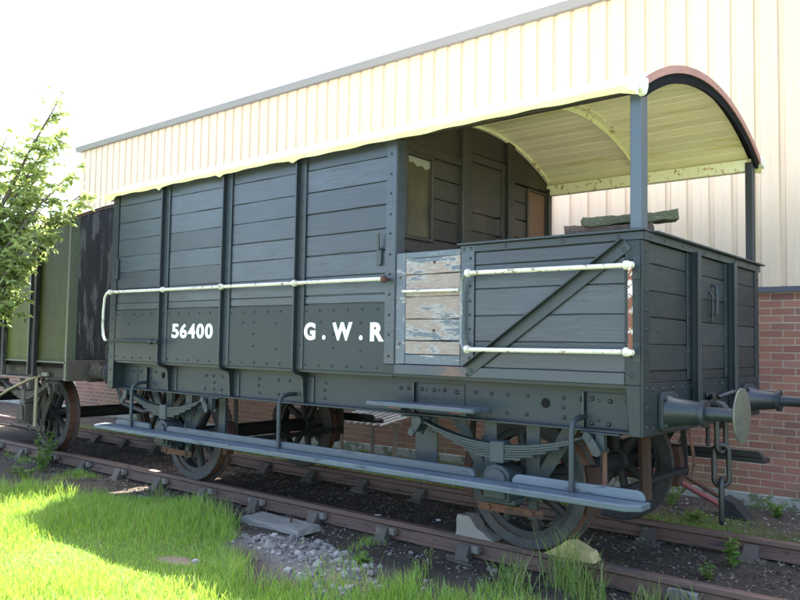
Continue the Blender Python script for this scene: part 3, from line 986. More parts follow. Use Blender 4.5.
# folded canvas corner over the near post
MB().prism([(-0.108, 3.045), (-0.03, 3.085), (0.035, 3.095), (0.03, 3.03), (0.005, 2.985), (-0.03, 2.965), (-0.10, 3.0)], 'x', 6.0, 6.038).build('canvas_fold', 'canvas', van, smooth=30, bevel=0.008)
MB().prism([(5.96, 2.995), (6.0, 2.985), (6.03, 2.95), (6.036, 3.046), (5.955, 3.046)], 'y', -0.118, -0.108).build('canvas_fold', 'canvas', van, bevel=0.004)
MB().prism([(2.50, 3.03), (2.56, 3.00), (2.60, 3.03), (2.57, 3.09), (2.52, 3.10)], 'x', 5.98, 6.04).build('canvas_fold', 'canvas', van, smooth=30, bevel=0.008)
# veranda posts
B('veranda_post', 'post', van, 5.928, 6.0, 0.004, 0.105, 2.168, 3.03, 0.005)
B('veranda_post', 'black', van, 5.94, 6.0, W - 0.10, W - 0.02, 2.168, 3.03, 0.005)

# ---- gate
gate = MB().box(4.078, 4.168, -0.002, 0.028, 1.30, 2.135).box(4.168, 4.672, 0.004, 0.028, 1.30, 1.372).box(4.168, 4.672, 0.0, 0.027, 2.09, 2.134).build('gate', 'peelframe', van, bevel=0.003)
for a, b_ in ((1.372, 1.475), (1.475, 1.635), (1.635, 1.80), (1.80, 1.965), (1.965, 2.09)):
    plank(4.170, 4.672, 0.0, 0.024, a, b_, 'peel', gate, gap=0.003)
B('gate_backing', 'backing', gate, 4.09, 4.67, 0.029, 0.04, 1.31, 2.12, 0)
MB().tube([(4.155, -0.022, 1.842), (4.675, -0.022, 1.838)], 0.011, 8).build('gate_bar', 'white', gate, smooth=40)
mb = MB()
for x_, z_ in ((4.44, 2.05), (4.44, 1.55), (4.12, 1.95), (4.12, 1.45)):
    mb.rivet((x_, -0.002, z_), '-y', 0.012, 0.007)
mb.build('rivets', 'rust', gate, smooth=50, kind='stuff')
# ---- veranda near side
B('veranda_lining', 'stan', van, 4.69, 5.95, 0.0155, 0.06, 1.20, 2.15, 0)
VS = [2.10, 2.005, 1.84, 1.652, 1.476, 1.296]
for a, b_ in zip(VS[1:], VS[:-1]):
    plank(4.80, 5.90, 0.0, 0.015, a, b_, gap=random.choice((0.0015, 0.0025, 0.0035)))
vp = MB().box(4.685, 4.797, -0.012, 0.015, 1.297, 2.15).build('veranda_upright', 'plank', van, bevel=0.003)
rivet_col(4.765, -0.012, np.arange(1.36, 2.1, 0.1), vp)
ce = MB().box(5.902, 6.0, -0.014, 0.0, 1.222, 2.10).box(6.0, 6.014, -0.014, 0.095, 0.915, 2.10).prism([(5.93, 0.915), (6.0, 0.915), (6.0, 1.222), (5.905, 1.222)], 'y', -0.014, 0.13).build('corner_angle', 'plate', van, bevel=0.004)
rivet_col(5.945, -0.014, np.arange(1.28, 2.1, 0.118), ce, r=0.012)
mb = MB()
for z in np.arange(0.97, 2.1, 0.118):
    mb.rivet((6.014, 0.045, z), 'x', 0.011, 0.007)
mb.build('rivets', 'plate', ce, smooth=50, kind='stuff')
sl = B('sill', 'sill', van, 4.078, 5.90, -0.016, 0.05, 1.222, 1.294, 0.004)
# top cap angles
tc = MB().box(4.675, 6.02, -0.010, 0.0, 2.102, 2.150).box(4.665, 6.032, -0.04, 0.11, 2.152, 2.166).build('top_cap', 'iron', van, bevel=0.002)
mb = MB()
for x_ in (4.71, 4.77, 5.05, 5.48, 5.86):
    mb.rivet((x_, -0.010, 2.126), '-y', 0.015, 0.008)
mb.build('rivets', 'iron', tc, smooth=50, kind='stuff')
tc2 = MB().box(6.016, 6.028, 0.0, W, 2.098, 2.150).box(5.90, 6.062, 0.112, W + 0.03, 2.152, 2.164).build('top_cap', 'iron', van, bevel=0.002)
mb = MB()
for y_ in (0.07, 0.3, 0.62, 1.05, 1.35, 1.75, 2.1, 2.35):
    mb.rivet((6.028, y_, 2.125), 'x', 0.012, 0.007)
mb.build('rivets', 'iron', tc2, smooth=50, kind='stuff')
B('top_cap', 'iron', van, 4.1, 5.9, W - 0.09, W + 0.03, 2.152, 2.164, 0.002)
B('far_veranda_side', 'plank', van, 4.05, 6.0, W - 0.04, W - 0.005, 1.2, 2.15, 0.003)
# diagonal angle iron
dg_ = MB().bar((4.752, -0.016, 1.262), (5.925, -0.016, 2.078), 0.075, 0.010).build('diagonal_brace', 'iron', van, bevel=0.002)
MB().bar((4.732, -0.040, 1.298), (5.895, -0.040, 2.106), 0.010, 0.052).build('brace_flange', 'stan', dg_, bevel=0.002)
mb = MB()
for x_, z_ in ((4.752, 1.243), (4.79, 1.272), (5.90, 2.045)):
    mb.rivet((x_, -0.022, z_), '-y', 0.014, 0.008)
mb.build('rivets', 'iron', dg_, smooth=50, kind='stuff')
# ---- near end wall
B('end_lining', 'stan', van, 5.94, 5.986, 0.03, W - 0.03, 1.20, 2.15, 0)
EY = [(0.098, 0.80), (0.80, 1.60), (1.60, 2.34)]
ES = [2.10, 1.965, 1.80, 1.635, 1.47, 1.305]
for y0, y1 in EY:
    for a, b_ in zip(ES[1:], ES[:-1]):
        plank(5.9865, 6.002, y0 + 0.002, y1 - 0.002, a, b_, 'endplank', gap=random.choice((0.0015, 0.0025, 0.0035)))
B('plank', 'endplank', van, 5.9865, 6.000, 0.1, 2.34, 1.236, 1.30, 0.002)
fa = MB().box(5.985, 6.012, 2.342, W, 0.915, 2.10).build('corner_angle', 'plate', van, bevel=0.003)
mb = MB()
for z in np.arange(0.97, 2.1, 0.118):
    mb.rivet((6.012, 2.40, z), 'x', 0.011, 0.007)
mb.build('rivets', 'plate', fa, smooth=50, kind='stuff')
for y in (0.80, 1.60):
    st = MB().box(6.003, 6.012, y - 0.05, y + 0.05, 1.24, 2.095).build('stanchion', 'iron', van, bevel=0.002)
    MB().box(6.012, 6.075, y + 0.028, y + 0.05, 0.93, 2.105).box(6.062, 6.075, y - 0.015, y + 0.028, 0.93, 2.105).build('web', 'iron', st, bevel=0.003)
    mb = MB()
    for z in np.arange(1.3, 2.08, 0.13):
        mb.rivet((6.012, y - 0.03, z), 'x', 0.009, 0.006)
    mb.build('rivets', 'iron', st, smooth=50, kind='stuff')
bb = B('buffer_beam', 'plate', van, 5.93, 6.008, 0.0, W, 0.912, 1.234, 0.004)
mb = MB()
for y_ in np.arange(0.16, 2.4, 0.165):
    mb.rivet((6.008, y_, 1.195), 'x', 0.014, 0.009)
    mb.rivet((6.008, y_, 0.955), 'x', 0.013, 0.009)
mb.build('rivets', 'plate', bb, smooth=50, kind='stuff')
B('buffer_beam', 'plate', van, -0.008, 0.07, 0.0, W, 0.912, 1.234, 0.004)
MB().tube([(6.004, 1.26, 1.91), (6.04, 1.26, 1.90), (6.045, 1.26, 1.80), (6.04, 1.26, 1.70), (6.004, 1.26, 1.69)], 0.013, 8).build('end_handle', 'iron', van, smooth=40)
MB().tube([(6.004, 1.22, 1.86), (6.03, 1.2, 1.83), (6.03, 1.2, 1.64)], 0.008, 6).build('end_handle', 'black', van, smooth=40)

# ---- buffers
def buffer(y, d, xf, parent, mat='iron', hmat='iron', name='buffer', z=1.055):
    ax = 'x' if d > 0 else '-x'
    b0 = MB().lathe((xf, y, z), ax, [(0.02, 0.105), (0.045, 0.098), (0.06, 0.088), (0.20, 0.070), (0.225, 0.068), (0.228, 0.083), (0.255, 0.083), (0.258, 0.06)], 24).build(name, mat, parent, smooth=35)
    x0, x1 = sorted((xf + d * 0.001, xf + d * 0.026))
    pts = []
    for cx_, cz_, a in ((0.085, 0.085, 0), (-0.085, 0.085, 90), (-0.085, -0.085, 180), (0.085, -0.085, 270)):
        for k in range(4):
            t = math.radians(a + 30 * k)
            pts.append((y + cx_ + 0.035 * math.cos(t), z + cz_ + 0.035 * math.sin(t)))
    MB().prism(pts, 'x', x0, x1).build('base_plate', mat, b0, bevel=0.003)
    mb = MB()
    for sy in (-1, 1):
        for sz in (-1, 1):
            mb.lathe((xf + d * 0.026, y + sy * 0.085, z + sz * 0.085), ax, [(-0.002, 0.017), (0.014, 0.017), (0.018, 0.012)], 6)
    mb.build('bolts', mat, b0, kind='stuff')
    MB().lathe((xf, y, z), ax, [(0.20, 0.042), (0.452, 0.042), (0.456, 0.03)], 18).build('ram', mat, b0, smooth=35)
    MB().lathe((xf, y, z), ax, [(0.440, 0.06), (0.448, 0.155), (0.456, 0.166), (0.462, 0.166), (0.470, 0.12), (0.474, 0.06), (0.475, 0.0)], 36).build('buffer_head', hmat, b0, smooth=45)
    return b0
M['bufhead'] = mat_paint('buffer_head_worn', (0.115, 0.115, 0.085), 0.42, (1, 1, 1), 18, 0.25, wear=(0.055, 0.05, 0.045), wearamt=0.55, wearscale=6, var=0.3)
M['bufblack'] = mat_paint('buffer_black', (0.03, 0.036, 0.042), 0.4, (1, 1, 1), 30, 0.15, var=0.2)
buffer(0.355, 1, 6.01, van, 'iron', 'bufhead')
buffer(2.085, 1, 6.01, van, 'bufblack', 'bufhead')
buffer(0.355, -1, -0.012, van, 'bufblack', 'bufblack')
buffer(2.085, -1, -0.012, van, 'bufblack', 'rust')
# ---- coupling hook and three links
cpz = MB().box(6.009, 6.022, 1.10, 1.30, 0.98, 1.14).build('coupling', 'black', van, bevel=0.004)
MB().tube([(6.01, 1.20, 1.06), (6.06, 1.20, 1.06), (6.10, 1.20, 1.05), (6.125, 1.20, 1.02), (6.115, 1.20, 0.985), (6.08, 1.20, 0.975), (6.06, 1.2, 0.99)], [0.032, 0.03, 0.027, 0.026, 0.024, 0.02, 0.012], 10).build('hook', 'black', cpz, smooth=45)
MB().tube([(6.03, 1.08, 1.10), (6.10, 0.98, 1.13), (6.13, 0.93, 1.11)], 0.016, 8).build('coupling_arm', 'black', cpz, smooth=45)
MB().tube([(6.03, 1.32, 1.10), (6.11, 1.42, 1.14)], 0.016, 8).build('coupling_arm', 'black', cpz, smooth=45)
def chain_link(xc, yc, z1, z0, ang, hw=0.045, r=0.0185):
    pts = []
    hh = (z1 - z0) / 2
    zc_ = (z1 + z0) / 2
    for k in range(24):
        t = 2 * PI * k / 24
        u = hw * math.cos(t)
        w = (hh - hw) * (1 if math.sin(t) > 0 else -1) + hw * math.sin(t)
        pts.append((xc + u * math.cos(ang), yc + u * math.sin(ang), zc_ + w))
    return MB().tube(pts, r, 8, closed=True).build('chain_link', 'black', cpz, smooth=60)
chain_link(6.085, 1.20, 1.035, 0.725, math.radians(62), 0.042)
chain_link(6.085, 1.20, 0.775, 0.49, math.radians(30), 0.050)
chain_link(6.085, 1.20, 0.535, 0.235, math.radians(105), 0.044)

# ---- handrails
def collar(x, y, z, parent, mat):
    MB().lathe((x, y, z), 'x', [(-0.018, 0.02), (-0.012, 0.028), (0.012, 0.028), (0.018, 0.02)], 12).tube([(x, y, z), (x, -0.002, z)], 0.013, 8).build('rail_bracket', mat, parent, smooth=40)
hr = MB().tube([(0.15, -0.10, 1.955), (1.0, -0.10, 1.950), (2.0, -0.10, 1.946), (3.0, -0.10, 1.942), (3.985, -0.10, 1.938), (4.03, -0.075, 1.937)], 0.0155, 10).build('handrail', 'white', van, smooth=40)
for x in (0.14, 1.13, 2.06, 3.05):
    collar(x, -0.10, 1.955 - 0.0045 * x, hr, 'white')
collar(4.02, -0.08, 1.937, hr, 'rust')
hl = MB().tube([(0.14, -0.10, 1.955), (0.07, -0.10, 1.945), (0.03, -0.10, 1.90), (0.01, -0.10, 1.75), (0.01, -0.10, 1.60), (0.025, -0.10, 1.49), (0.06, -0.10, 1.445), (0.11, -0.10, 1.435)], 0.0145, 8).build('handrail', 'white', van, smooth=40)
h3 = MB().tube([(0.11, -0.10, 1.435), (0.6, -0.10, 1.432), (1.07, -0.10, 1.43)], 0.0155, 8).build('handrail', 'stan', van, smooth=40)
collar(0.95, -0.10, 1.43, h3, 'stan')
hu = MB().tube([(4.80, -0.10, 1.945), (5.95, -0.10, 1.938)], 0.0155, 10).build('handrail', 'white', van, smooth=40)
collar(4.805, -0.10, 1.945, hu, 'white')
collar(5.95, -0.10, 1.938, hu, 'white')
hw_ = MB().tube([(4.80, -0.10, 1.418), (5.95, -0.10, 1.422)], 0.0155, 10).build('handrail', 'white', van, smooth=40)
collar(4.805, -0.10, 1.418, hw_, 'white')
collar(5.95, -0.10, 1.422, hw_, 'white')
MB().tube([(5.972, -0.10, 1.945), (5.975, -0.10, 1.415)], 0.014, 8).build('handrail', 'whiterust', van, smooth=40)
for z_ in (1.94, 1.42):
    MB().lathe((5.973, -0.128, z_), 'y', [(0.008, 0.010), (0.012, 0.019), (0.045, 0.022), (0.05, 0.015)], 12).build('rail_eye', 'white', van, smooth=40)
MB().tube([(4.80, -0.10, 1.945), (4.765, -0.085, 1.935), (4.725, -0.055, 1.895), (4.715, -0.045, 1.80), (4.715, -0.045, 1.55), (4.725, -0.055, 1.465), (4.765, -0.085, 1.427), (4.80, -0.10, 1.418)], 0.0125, 8).build('handrail', 'greyrail', van, smooth=40)
MB().box(5.955, 6.0, -0.020, -0.0145, 1.86, 2.0).box(5.955, 6.0, -0.020, -0.0145, 1.36, 1.48).build('rail_pad', 'iron', van, bevel=0.002)

# ---- underframe
for y0, y1, yf0, yf1, nm in ((0.135, 0.15, 0.06, 0.134, 'near'), (2.29, 2.305, 2.306, 2.38, 'far')):
    sb = MB().box(0.07, 5.93, y0, y1, 0.92, 1.205).box(0.07, 5.93, yf0, yf1, 0.918, 0.932).build('solebar', 'sole', van, bevel=0.003)
    if nm == 'near':
        mb = MB()
        sr = random.Random(4)
        for x_ in (0.22, 0.42, 0.6, 0.7, 1.55, 1.68, 1.8, 2.35, 2.62, 2.75, 3.2, 4.02, 4.10, 4.16, 4.28, 4.4, 4.55, 4.72, 4.85, 4.98, 5.15, 5.42, 5.55, 5.66, 5.86):
            for z_ in ((0.985, 1.11) if sr.random() < 0.75 else (0.985, 1.05, 1.11)):
                mb.rivet((x_ + sr.uniform(-0.01, 0.01), 0.135, z_), '-y', 0.0155, 0.012)
        mb.build('rivets', 'sole', sb, smooth=50, kind='stuff')
        for x0, x1 in ((4.18, 4.63), (0.12, 0.36), (5.58, 5.90)):
            sp0 = MB().box(x0, x1, 0.128, 0.1348, 0.936, 1.16).build('splice_plate', 'sole', sb, bevel=0.002)
            mb = MB()
            for x_ in np.arange(x0 + 0.05, x1 - 0.02, 0.115):
                for z_ in (0.975, 1.115):
                    mb.rivet((x_ + sr.uniform(-0.012, 0.012), 0.128, z_ + sr.uniform(-0.012, 0.012)), '-y', 0.0165, 0.013)
            mb.build('rivets', 'stan', sp0, smooth=50, kind='stuff')
        for x_ in (0.56, 4.17, 5.565):
            MB().box(x_, x_ + 0.012, 0.10, 0.1345, 0.936, 1.16).build('stiffener', 'stan', sb, bevel=0.001)
        for x_, z_ in ((0.83, 1.085), (5.285, 1.07)):
            MB().lathe((x_, 0.137, z_), '-y', [(0, 0.034), (0.0035, 0.034)], 20).build('drain_hole_disc', 'backing', sb)  # flat dark disc, the hole's inner shade put into its colour
    MB().box(0.07, 5.93, y1 + 0.001 if nm == 'near' else y0 - 0.2, y1 + 0.2 if nm == 'near' else y0 - 0.001, 1.166, 1.194).build('floor_bearer', 'dark', van)
B('under_floor', 'dark', van, 0.08, 5.92, 0.16, 2.28, 1.10, 1.165, 0)
for x in (0.6, 1.9, 3.0, 4.1, 5.4):
    B('cross_bearer', 'dark', van, x - 0.05, x + 0.05, 0.16, 2.28, 0.93, 1.10, 0.004)

def wheelset(parent, xc, r=0.475):
    ax = MB().lathe((xc, 0.05, r), 'y', [(0, 0.05), (0.25, 0.055), (0.3, 0.075), (2.04, 0.075), (2.09, 0.055), (2.34, 0.05)], 14).build('axle', 'dark', parent, smooth=40)
    out = [ax]
    for yo, d in ((0.395, 1), (2.045, -1)):          # outer face of the wheel, direction inwards
        w = MB()
        a = 'y' if d > 0 else '-y'
        w.lathe((xc, yo, r), a, [(-0.05, 0.075), (-0.03, 0.10), (0.11, 0.10), (0.13, 0.07)], 20)
        w.lathe((xc, yo, r), a, [(0.02, 0.345), (0.02, 0.395), (0.115, 0.395), (0.115, 0.345), (0.02, 0.345)], 36)
        for k in range(8):
            t = 2 * PI * k / 8 + 0.2
            p0 = Vector((xc + 0.085 * math.cos(t), yo + d * 0.05, r + 0.085 * math.sin(t)))
            p1 = Vector((xc + 0.36 * math.cos(t), yo + d * 0.06, r + 0.36 * math.sin(t)))
            w.tube([p0, p1], [0.042, 0.034], 8)
        wo_ = w.build('wheel', 'wheelc', parent, smooth=40)
        MB().lathe((xc, yo, r), a, [(0.0, 0.393), (0.0, 0.462), (0.006, 0.470), (0.095, 0.476), (0.105, 0.500), (0.125, 0.503), (0.133, 0.49), (0.133, 0.393), (0.0, 0.393)], 56).build('tyre', 'tyre', wo_, smooth=30)
        out.append(wo_)
    return out

def running_gear(parent, xc, gm='gear', near=True, tie='rust'):
    """axle guard, axlebox, leaf spring and hangers on one side; mirrored on the far side"""
    def my(y): return y if near else W - y
    def bx(mb, x0, x1, y0, y1, z0, z1):
        a, b_ = sorted((my(y0), my(y1)))
        return mb.box(x0, x1, a, b_, z0, z1)
    def pr(mb, poly, y0, y1):
        a, b_ = sorted((my(y0), my(y1)))
        return mb.prism(poly, 'y', a, b_)
    mb = MB()
    for sg in (-1, 1):
        pr(mb, [(xc + sg * 0.12, 0.40), (xc + sg * 0.12, 0.92), (xc + sg * 0.225, 0.92), (xc + sg * 0.225, 0.70), (xc + sg * 0.225, 0.40)][::sg], 0.20, 0.214)
        pr(mb, [(xc + sg * 0.226, 0.46), (xc + sg * 0.226, 0.62), (xc + sg * 0.40, 0.92), (xc + sg * 0.52, 0.92)][::sg], 0.201, 0.213)
        bx(mb, xc + sg * 0.17 - 0.035, xc + sg * 0.17 + 0.035, 0.198, 0.216, 0.27, 0.40)
    g = mb.build('axle_guard', gm, parent, bevel=0.002)
    tb = MB()
    bx(tb, xc - 0.26, xc + 0.26, 0.185, 0.198, 0.285, 0.34)
    for sg in (-1, 1):
        yy = my(0.185)
        tb.lathe((xc + sg * 0.17, yy, 0.312), '-y' if near else 'y', [(-0.001, 0.02), (0.014, 0.02)], 6)
    tb.build('tie_bar', tie, g, bevel=0.002)
    # axlebox: round-topped casting with domed front
    pts = [(xc - 0.105, 0.40), (xc + 0.105, 0.40), (xc + 0.105, 0.56)] + [(xc + 0.105 * math.cos(t), 0.56 + 0.085 * math.sin(t)) for t in np.linspace(0.2, PI - 0.2, 9)] + [(xc - 0.105, 0.56)]
    ab = MB()
    pr(ab, pts, 0.0, 0.20)
    pts2 = [(xc + (p[0] - xc) * 0.8, 0.50 + (p[1] - 0.50) * 0.82) for p in pts]
    pr(ab, pts2, -0.022, 0.001)
    bx(ab, xc - 0.13, xc + 0.13, 0.03, 0.18, 0.38, 0.42)
    ab.build('axlebox', gm, parent, bevel=0.008)
    # spring
    sp = MB()
    for i in range(6):
        L_ = 0.655 - 0.095 * i
        n_ = 12
        top = []
        for k in range(n_ + 1):
            u = -L_ + 2 * L_ * k / n_
            top.append((xc + u, 0.728 + 0.115 * (u / 0.655) ** 2 - 0.0165 * i + 0.05))
        pr(sp, top + [(a, b_ - 0.0135) for a, b_ in top[::-1]], 0.02 + jit(0.002), 0.095)
    for sg in (-1, 1):
        a, b_ = sorted((my(0.015), my(0.10)))
        sp.lathe((xc + sg * 0.665, a, 0.885), 'y', [(0, 0.026), (b_ - a, 0.026)], 14)
    so = sp.build('leaf_spring', gm, parent, smooth=40)
    bk = MB()
    bx(bk, xc - 0.055, xc + 0.055, 0.008, 0.107, 0.655, 0.80)
    bk.build('spring_buckle', gm, so, bevel=0.006)
    for sg in (-1, 1):
        for yy in (0.004, 0.108):
            sh = MB()
            sh.bar((xc + sg * 0.668, my(yy), 0.89), (xc + sg * 0.735, my(yy), 0.80), 0.055, 0.012)
            sh.lathe((xc + sg * 0.668, my(yy), 0.89), 'y', [(-0.012, 0.028), (0.012, 0.028)], 10)
            sh.lathe((xc + sg * 0.735, my(yy), 0.80), 'y', [(-0.012, 0.028), (0.012, 0.028)], 10)
            sh.build('shackle', gm, so, smooth=40)
        hb = MB()
        bx(hb, xc + sg * 0.735 - 0.03, xc + sg * 0.735 + 0.03, 0.035, 0.085, 0.80, 0.918)
        bx(hb, xc + sg * 0.735 - 0.13, xc + sg * 0.735 + 0.13, 0.03, 0.10, 0.905, 0.917)
        hb.build('spring_bracket', gm, so, bevel=0.004)

for xc in (1.02, 4.98):
    wheelset(van, xc)
    running_gear(van, xc)
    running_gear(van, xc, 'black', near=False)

# footboards with kicking boards and hangers
def rounded(x0, x1, z0, z1, r=0.05):
    return [(x0, z0), (x1, z0), (x1, z1 - r)] + [(x1 - r + r * math.cos(t), z1 - r + r * math.sin(t)) for t in np.linspace(0.3, PI / 2, 4)] + \
           [(x0 + r - r * math.sin(t), z1 - r + r * math.cos(t)) for t in np.linspace(0, PI / 2 - 0.3, 4)] + [(x0, z1 - r)]
def yside(ys, a): return a if ys < 0 else W - a
for ys, mt, xs0, xs1, kb_, hg in ((-1, 'step', -0.03, 6.055, ((0.22, 0.87), (1.17, 4.83), (5.13, 6.03)), (0.55, 2.84, 5.57)),
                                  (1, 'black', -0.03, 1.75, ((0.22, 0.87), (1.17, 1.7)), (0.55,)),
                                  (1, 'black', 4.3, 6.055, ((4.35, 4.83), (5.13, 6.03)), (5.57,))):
    a, b_ = sorted((yside(ys, -0.20), yside(ys, 0.0)))
    fb = MB().prism([(xs0, b_), (xs0 + 0.11, a), (xs1 - 0.075, a), (xs1, a + 0.07), (xs1, b_)] if ys < 0 else [(xs0, a), (xs1, a), (xs1, b_ - 0.07), (xs1 - 0.075, b_), (xs0 + 0.11, b_)], 'z', 0.505, 0.545).build('footboard', mt, van, bevel=0.006)
    for x0, x1 in kb_:
        a2, b2 = sorted((yside(ys, -0.035), yside(ys, -0.003)))
        MB().prism(rounded(x0, x1, 0.5455, 0.605), 'y', a2, b2).build('kicking_board', mt, fb, bevel=0.005)
    for x in hg:
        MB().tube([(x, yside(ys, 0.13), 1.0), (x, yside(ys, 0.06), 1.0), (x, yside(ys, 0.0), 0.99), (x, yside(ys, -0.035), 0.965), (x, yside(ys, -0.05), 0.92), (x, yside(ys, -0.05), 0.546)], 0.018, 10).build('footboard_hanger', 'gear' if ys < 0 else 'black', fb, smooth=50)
# middle step
ms = B('middle_step', 'step', van, 3.92, 4.90, -0.15, 0.055, 0.985, 1.018, 0.006)
MB().box(4.06, 4.16, -0.06, 0.13, 0.972, 0.984).box(4.64, 4.74, -0.06, 0.13, 0.972, 0.984).build('step_bracket', 'redpaint', ms, bevel=0.002)
MB().box(4.05, 4.10, 0.05, 0.128, 0.945, 0.971).box(4.65, 4.70, 0.05, 0.128, 0.945, 0.971).build('step_bracket', 'gear', ms, bevel=0.002)
# guard plate and brake gear
MB().box(4.125, 4.335, 0.20, 0.21, 0.42, 0.92).box(4.125, 4.145, 0.21, 0.27, 0.42, 0.92).build('sand_pipe_plate', 'gear', van, bevel=0.002)
B('sand_pipe_plate', 'gear', van, 1.66, 1.76, 0.22, 0.25, 0.42, 0.92, 0.002)
for xc in (1.02, 4.98):
    for yo in (0.455, 1.985):
        for sg in (-1, 1):
            pts = [(xc + sg * (0.482 + d) * math.cos(t), 0.475 + (0.482 + d) * math.sin(t)) for d, ts in ((0, np.linspace(-0.35, 0.35, 7)), (0.07, np.linspace(0.3, -0.3, 7))) for t in ts]
            MB().prism(pts, 'y', yo - 0.045, yo + 0.045).build('brake_block', 'darkrust', van, bevel=0.003)
            MB().bar((xc + sg * 0.53, yo + 0.055, 0.93), (xc + sg * 0.555, yo + 0.055, 0.40), 0.05, 0.016).build('brake_hanger', 'wheelc' if sg > 0 else 'dark', van, bevel=0.002)
    for sg in (-1, 1):
        MB().tube([(xc + sg * 0.57, 0.42, 0.45), (xc + sg * 0.57, 2.02, 0.45)], 0.026, 8).build('brake_beam', 'dark', van, smooth=40)
MB().tube([(5.69, 0.8, 0.90), (5.70, 0.8, 0.40)], 0.045, 8).build('brake_column', 'darkrust', van, smooth=40)
MB().tube([(5.74, 0.06, 0.80), (5.74, 0.06, 0.58)], 0.014, 8).lathe((5.74, 0.06, 0.54), 'z', [(0, 0.02), (0.015, 0.034), (0.05, 0.034), (0.065, 0.018)], 10).build('safety_link', 'rust', van, smooth=40)
MB().tube([(6.0, 0.80, 0.915), (6.02, 0.78, 0.84), (6.03, 0.8, 0.72), (6.02, 0.84, 0.66), (6.01, 0.82, 0.60)], 0.011, 6).build('vacuum_chain', 'rust', van, smooth=40)

# ------------------------------------------------------------------ covered wagon coupled on the left
wag = thing('covered_wagon', (-3.8, 1.22, 0.0), 'olive green covered goods wagon with black end coupled behind the brake van', 'wagon')
X0, X1 = -6.7, -0.95
wc, wr = 3.22, 2.35
def warc(y): return wc - wr + math.sqrt(wr * wr - (y - 1.22) ** 2)
B('body_lining', 'backing', wag, X0 + 0.03, X1 - 0.03, 0.03, W - 0.03, 1.10, 2.85, 0)
st_x = [-1.72, -2.58, -3.45, -4.3, -5.15, -6.0]
e_ = [X1 - 0.02] + st_x + [X0]
for i in range(len(e_) - 1):
    for y0, y1 in ((0.0, 0.028), (W - 0.028, W)):
        sp_ = B('side_sheet', 'olive', wag, e_[i + 1] + 0.002, e_[i] - 0.002, y0, y1, 1.175, 2.87, 0.002)
    if i < 3:
        mb = MB()
        n_ = 12
        for k in range(n_):
            mb.rivet((e_[i + 1] + 0.08 + (e_[i] - e_[i + 1] - 0.12) * k / (n_ - 1), 0.0, 1.205), '-y', 0.011, 0.008)
        mb.build('rivets', 'olivetrim', wag, smooth=50, kind='stuff')
for x in st_x:
    s_ = MB().prism([(x - 0.10, 2.85), (x - 0.10, 1.22), (x - 0.05, 0.98), (x + 0.05, 0.98), (x + 0.05, 2.85)], 'y', -0.055, -0.001).build('stanchion', 'endblack', wag, bevel=0.004)
    MB().box(x - 0.055, x - 0.03, -0.085, -0.055, 1.0, 2.84).build('web', 'black', s_, bevel=0.003)
B('sill_angle', 'olivetrim', wag, X0, X1 - 0.02, -0.02, 0.02, 1.155, 1.176, 0.002)
cw = MB().box(X1 - 0.03, X1 + 0.006, -0.012, 0.0, 0.95, 2.87).box(X1 + 0.0, X1 + 0.012, -0.012, 0.10, 0.95, 2.93).build('corner_angle', 'olivetrim', wag, bevel=0.003)
mb = MB()
for z in np.arange(1.0, 2.85, 0.075):
    mb.rivet((X1 + 0.012, 0.055, z), 'x', 0.011, 0.008)
mb.build('rivets', 'olivetrim', cw, smooth=50, kind='stuff')
nv = 9
for i in range(nv):
    y0 = 0.10 + (W - 0.2) * i / nv
    y1 = 0.10 + (W - 0.2) * (i + 1) / nv
    pts = [(y0 + 0.002, 1.2), (y1 - 0.002, 1.2)] + [(y1 - 0.002 - (y1 - y0 - 0.004) * k / 4, warc(y1 - 0.002 - (y1 - y0 - 0.004) * k / 4) - 0.03) for k in range(5)]
    MB().prism(pts, 'x', X1 - 0.028, X1).build('end_board', 'endblack', wag, bevel=0.002)
B('buffer_beam', 'dirtiron', wag, X1 - 0.08, X1 + 0.02, 0.0, W, 0.95, 1.195, 0.005)
# roof shell with rusty rim
def arcshell(name, mat, x0, x1, r0, r1, yy0, yy1):
    n_ = 30
    vs_, fs_ = [], []
    a0, a1 = math.asin((yy0 - 1.22) / wr), math.asin((yy1 - 1.22) / wr)
    for i in range(n_ + 1):
        t = a0 + (a1 - a0) * i / n_
        for x in (x0, x1):
            for r in (r0, r1):
                vs_.append((x, 1.22 + r * math.sin(t), wc - wr + r * math.cos(t)))
    for i in range(n_):
        a, b_ = 4 * i, 4 * i + 4
        fs_ += [(a, a + 1, b_ + 1, b_), (a + 2, b_ + 2, b_ + 3, a + 3), (a, b_, b_ + 2, a + 2), (a + 1, a + 3, b_ + 3, b_ + 1)]
    fs_ += [(0, 2, 3, 1), (4 * n_, 4 * n_ + 1, 4 * n_ + 3, 4 * n_ + 2)]
    MB().add(vs_, fs_).build(name, mat, wag, smooth=40)
arcshell('roof', 'roofsheet', X0 - 0.02, X1 + 0.015, wr - 0.03, wr, -0.04, 2.48)
arcshell('roof_rim', 'rust', X1 + 0.0155, X1 + 0.03, wr - 0.024, wr + 0.004, -0.03, 2.47)
for y0, y1, f0, f1 in ((0.10, 0.115, 0.04, 0.099), (2.325, 2.34, 2.341, 2.40)):
    MB().box(X0 + 0.05, X1 - 0.08, y0, y1, 0.96, 1.154).box(X0 + 0.05, X1 - 0.08, f0, f1, 0.955, 0.968).build('solebar', 'dirtiron', wag, bevel=0.003)
B('under_floor', 'dark', wag, X0 + 0.1, X1 - 0.1, 0.12, 2.32, 1.02, 1.099, 0)
for xc in (-2.06, -5.6):
    wheelset(wag, xc)
    running_gear(wag, xc, 'dirtiron', tie='dirtiron')
for y in (0.355, 2.085):
    buffer(y, 1, X1 + 0.02, wag, 'dirtiron', 'rust')
MB().bar((-1.72, 0.02, 1.0), (-1.72, 0.02, 0.36), 0.07, 0.016).build('lever_guide', 'ochre', wag, bevel=0.002)
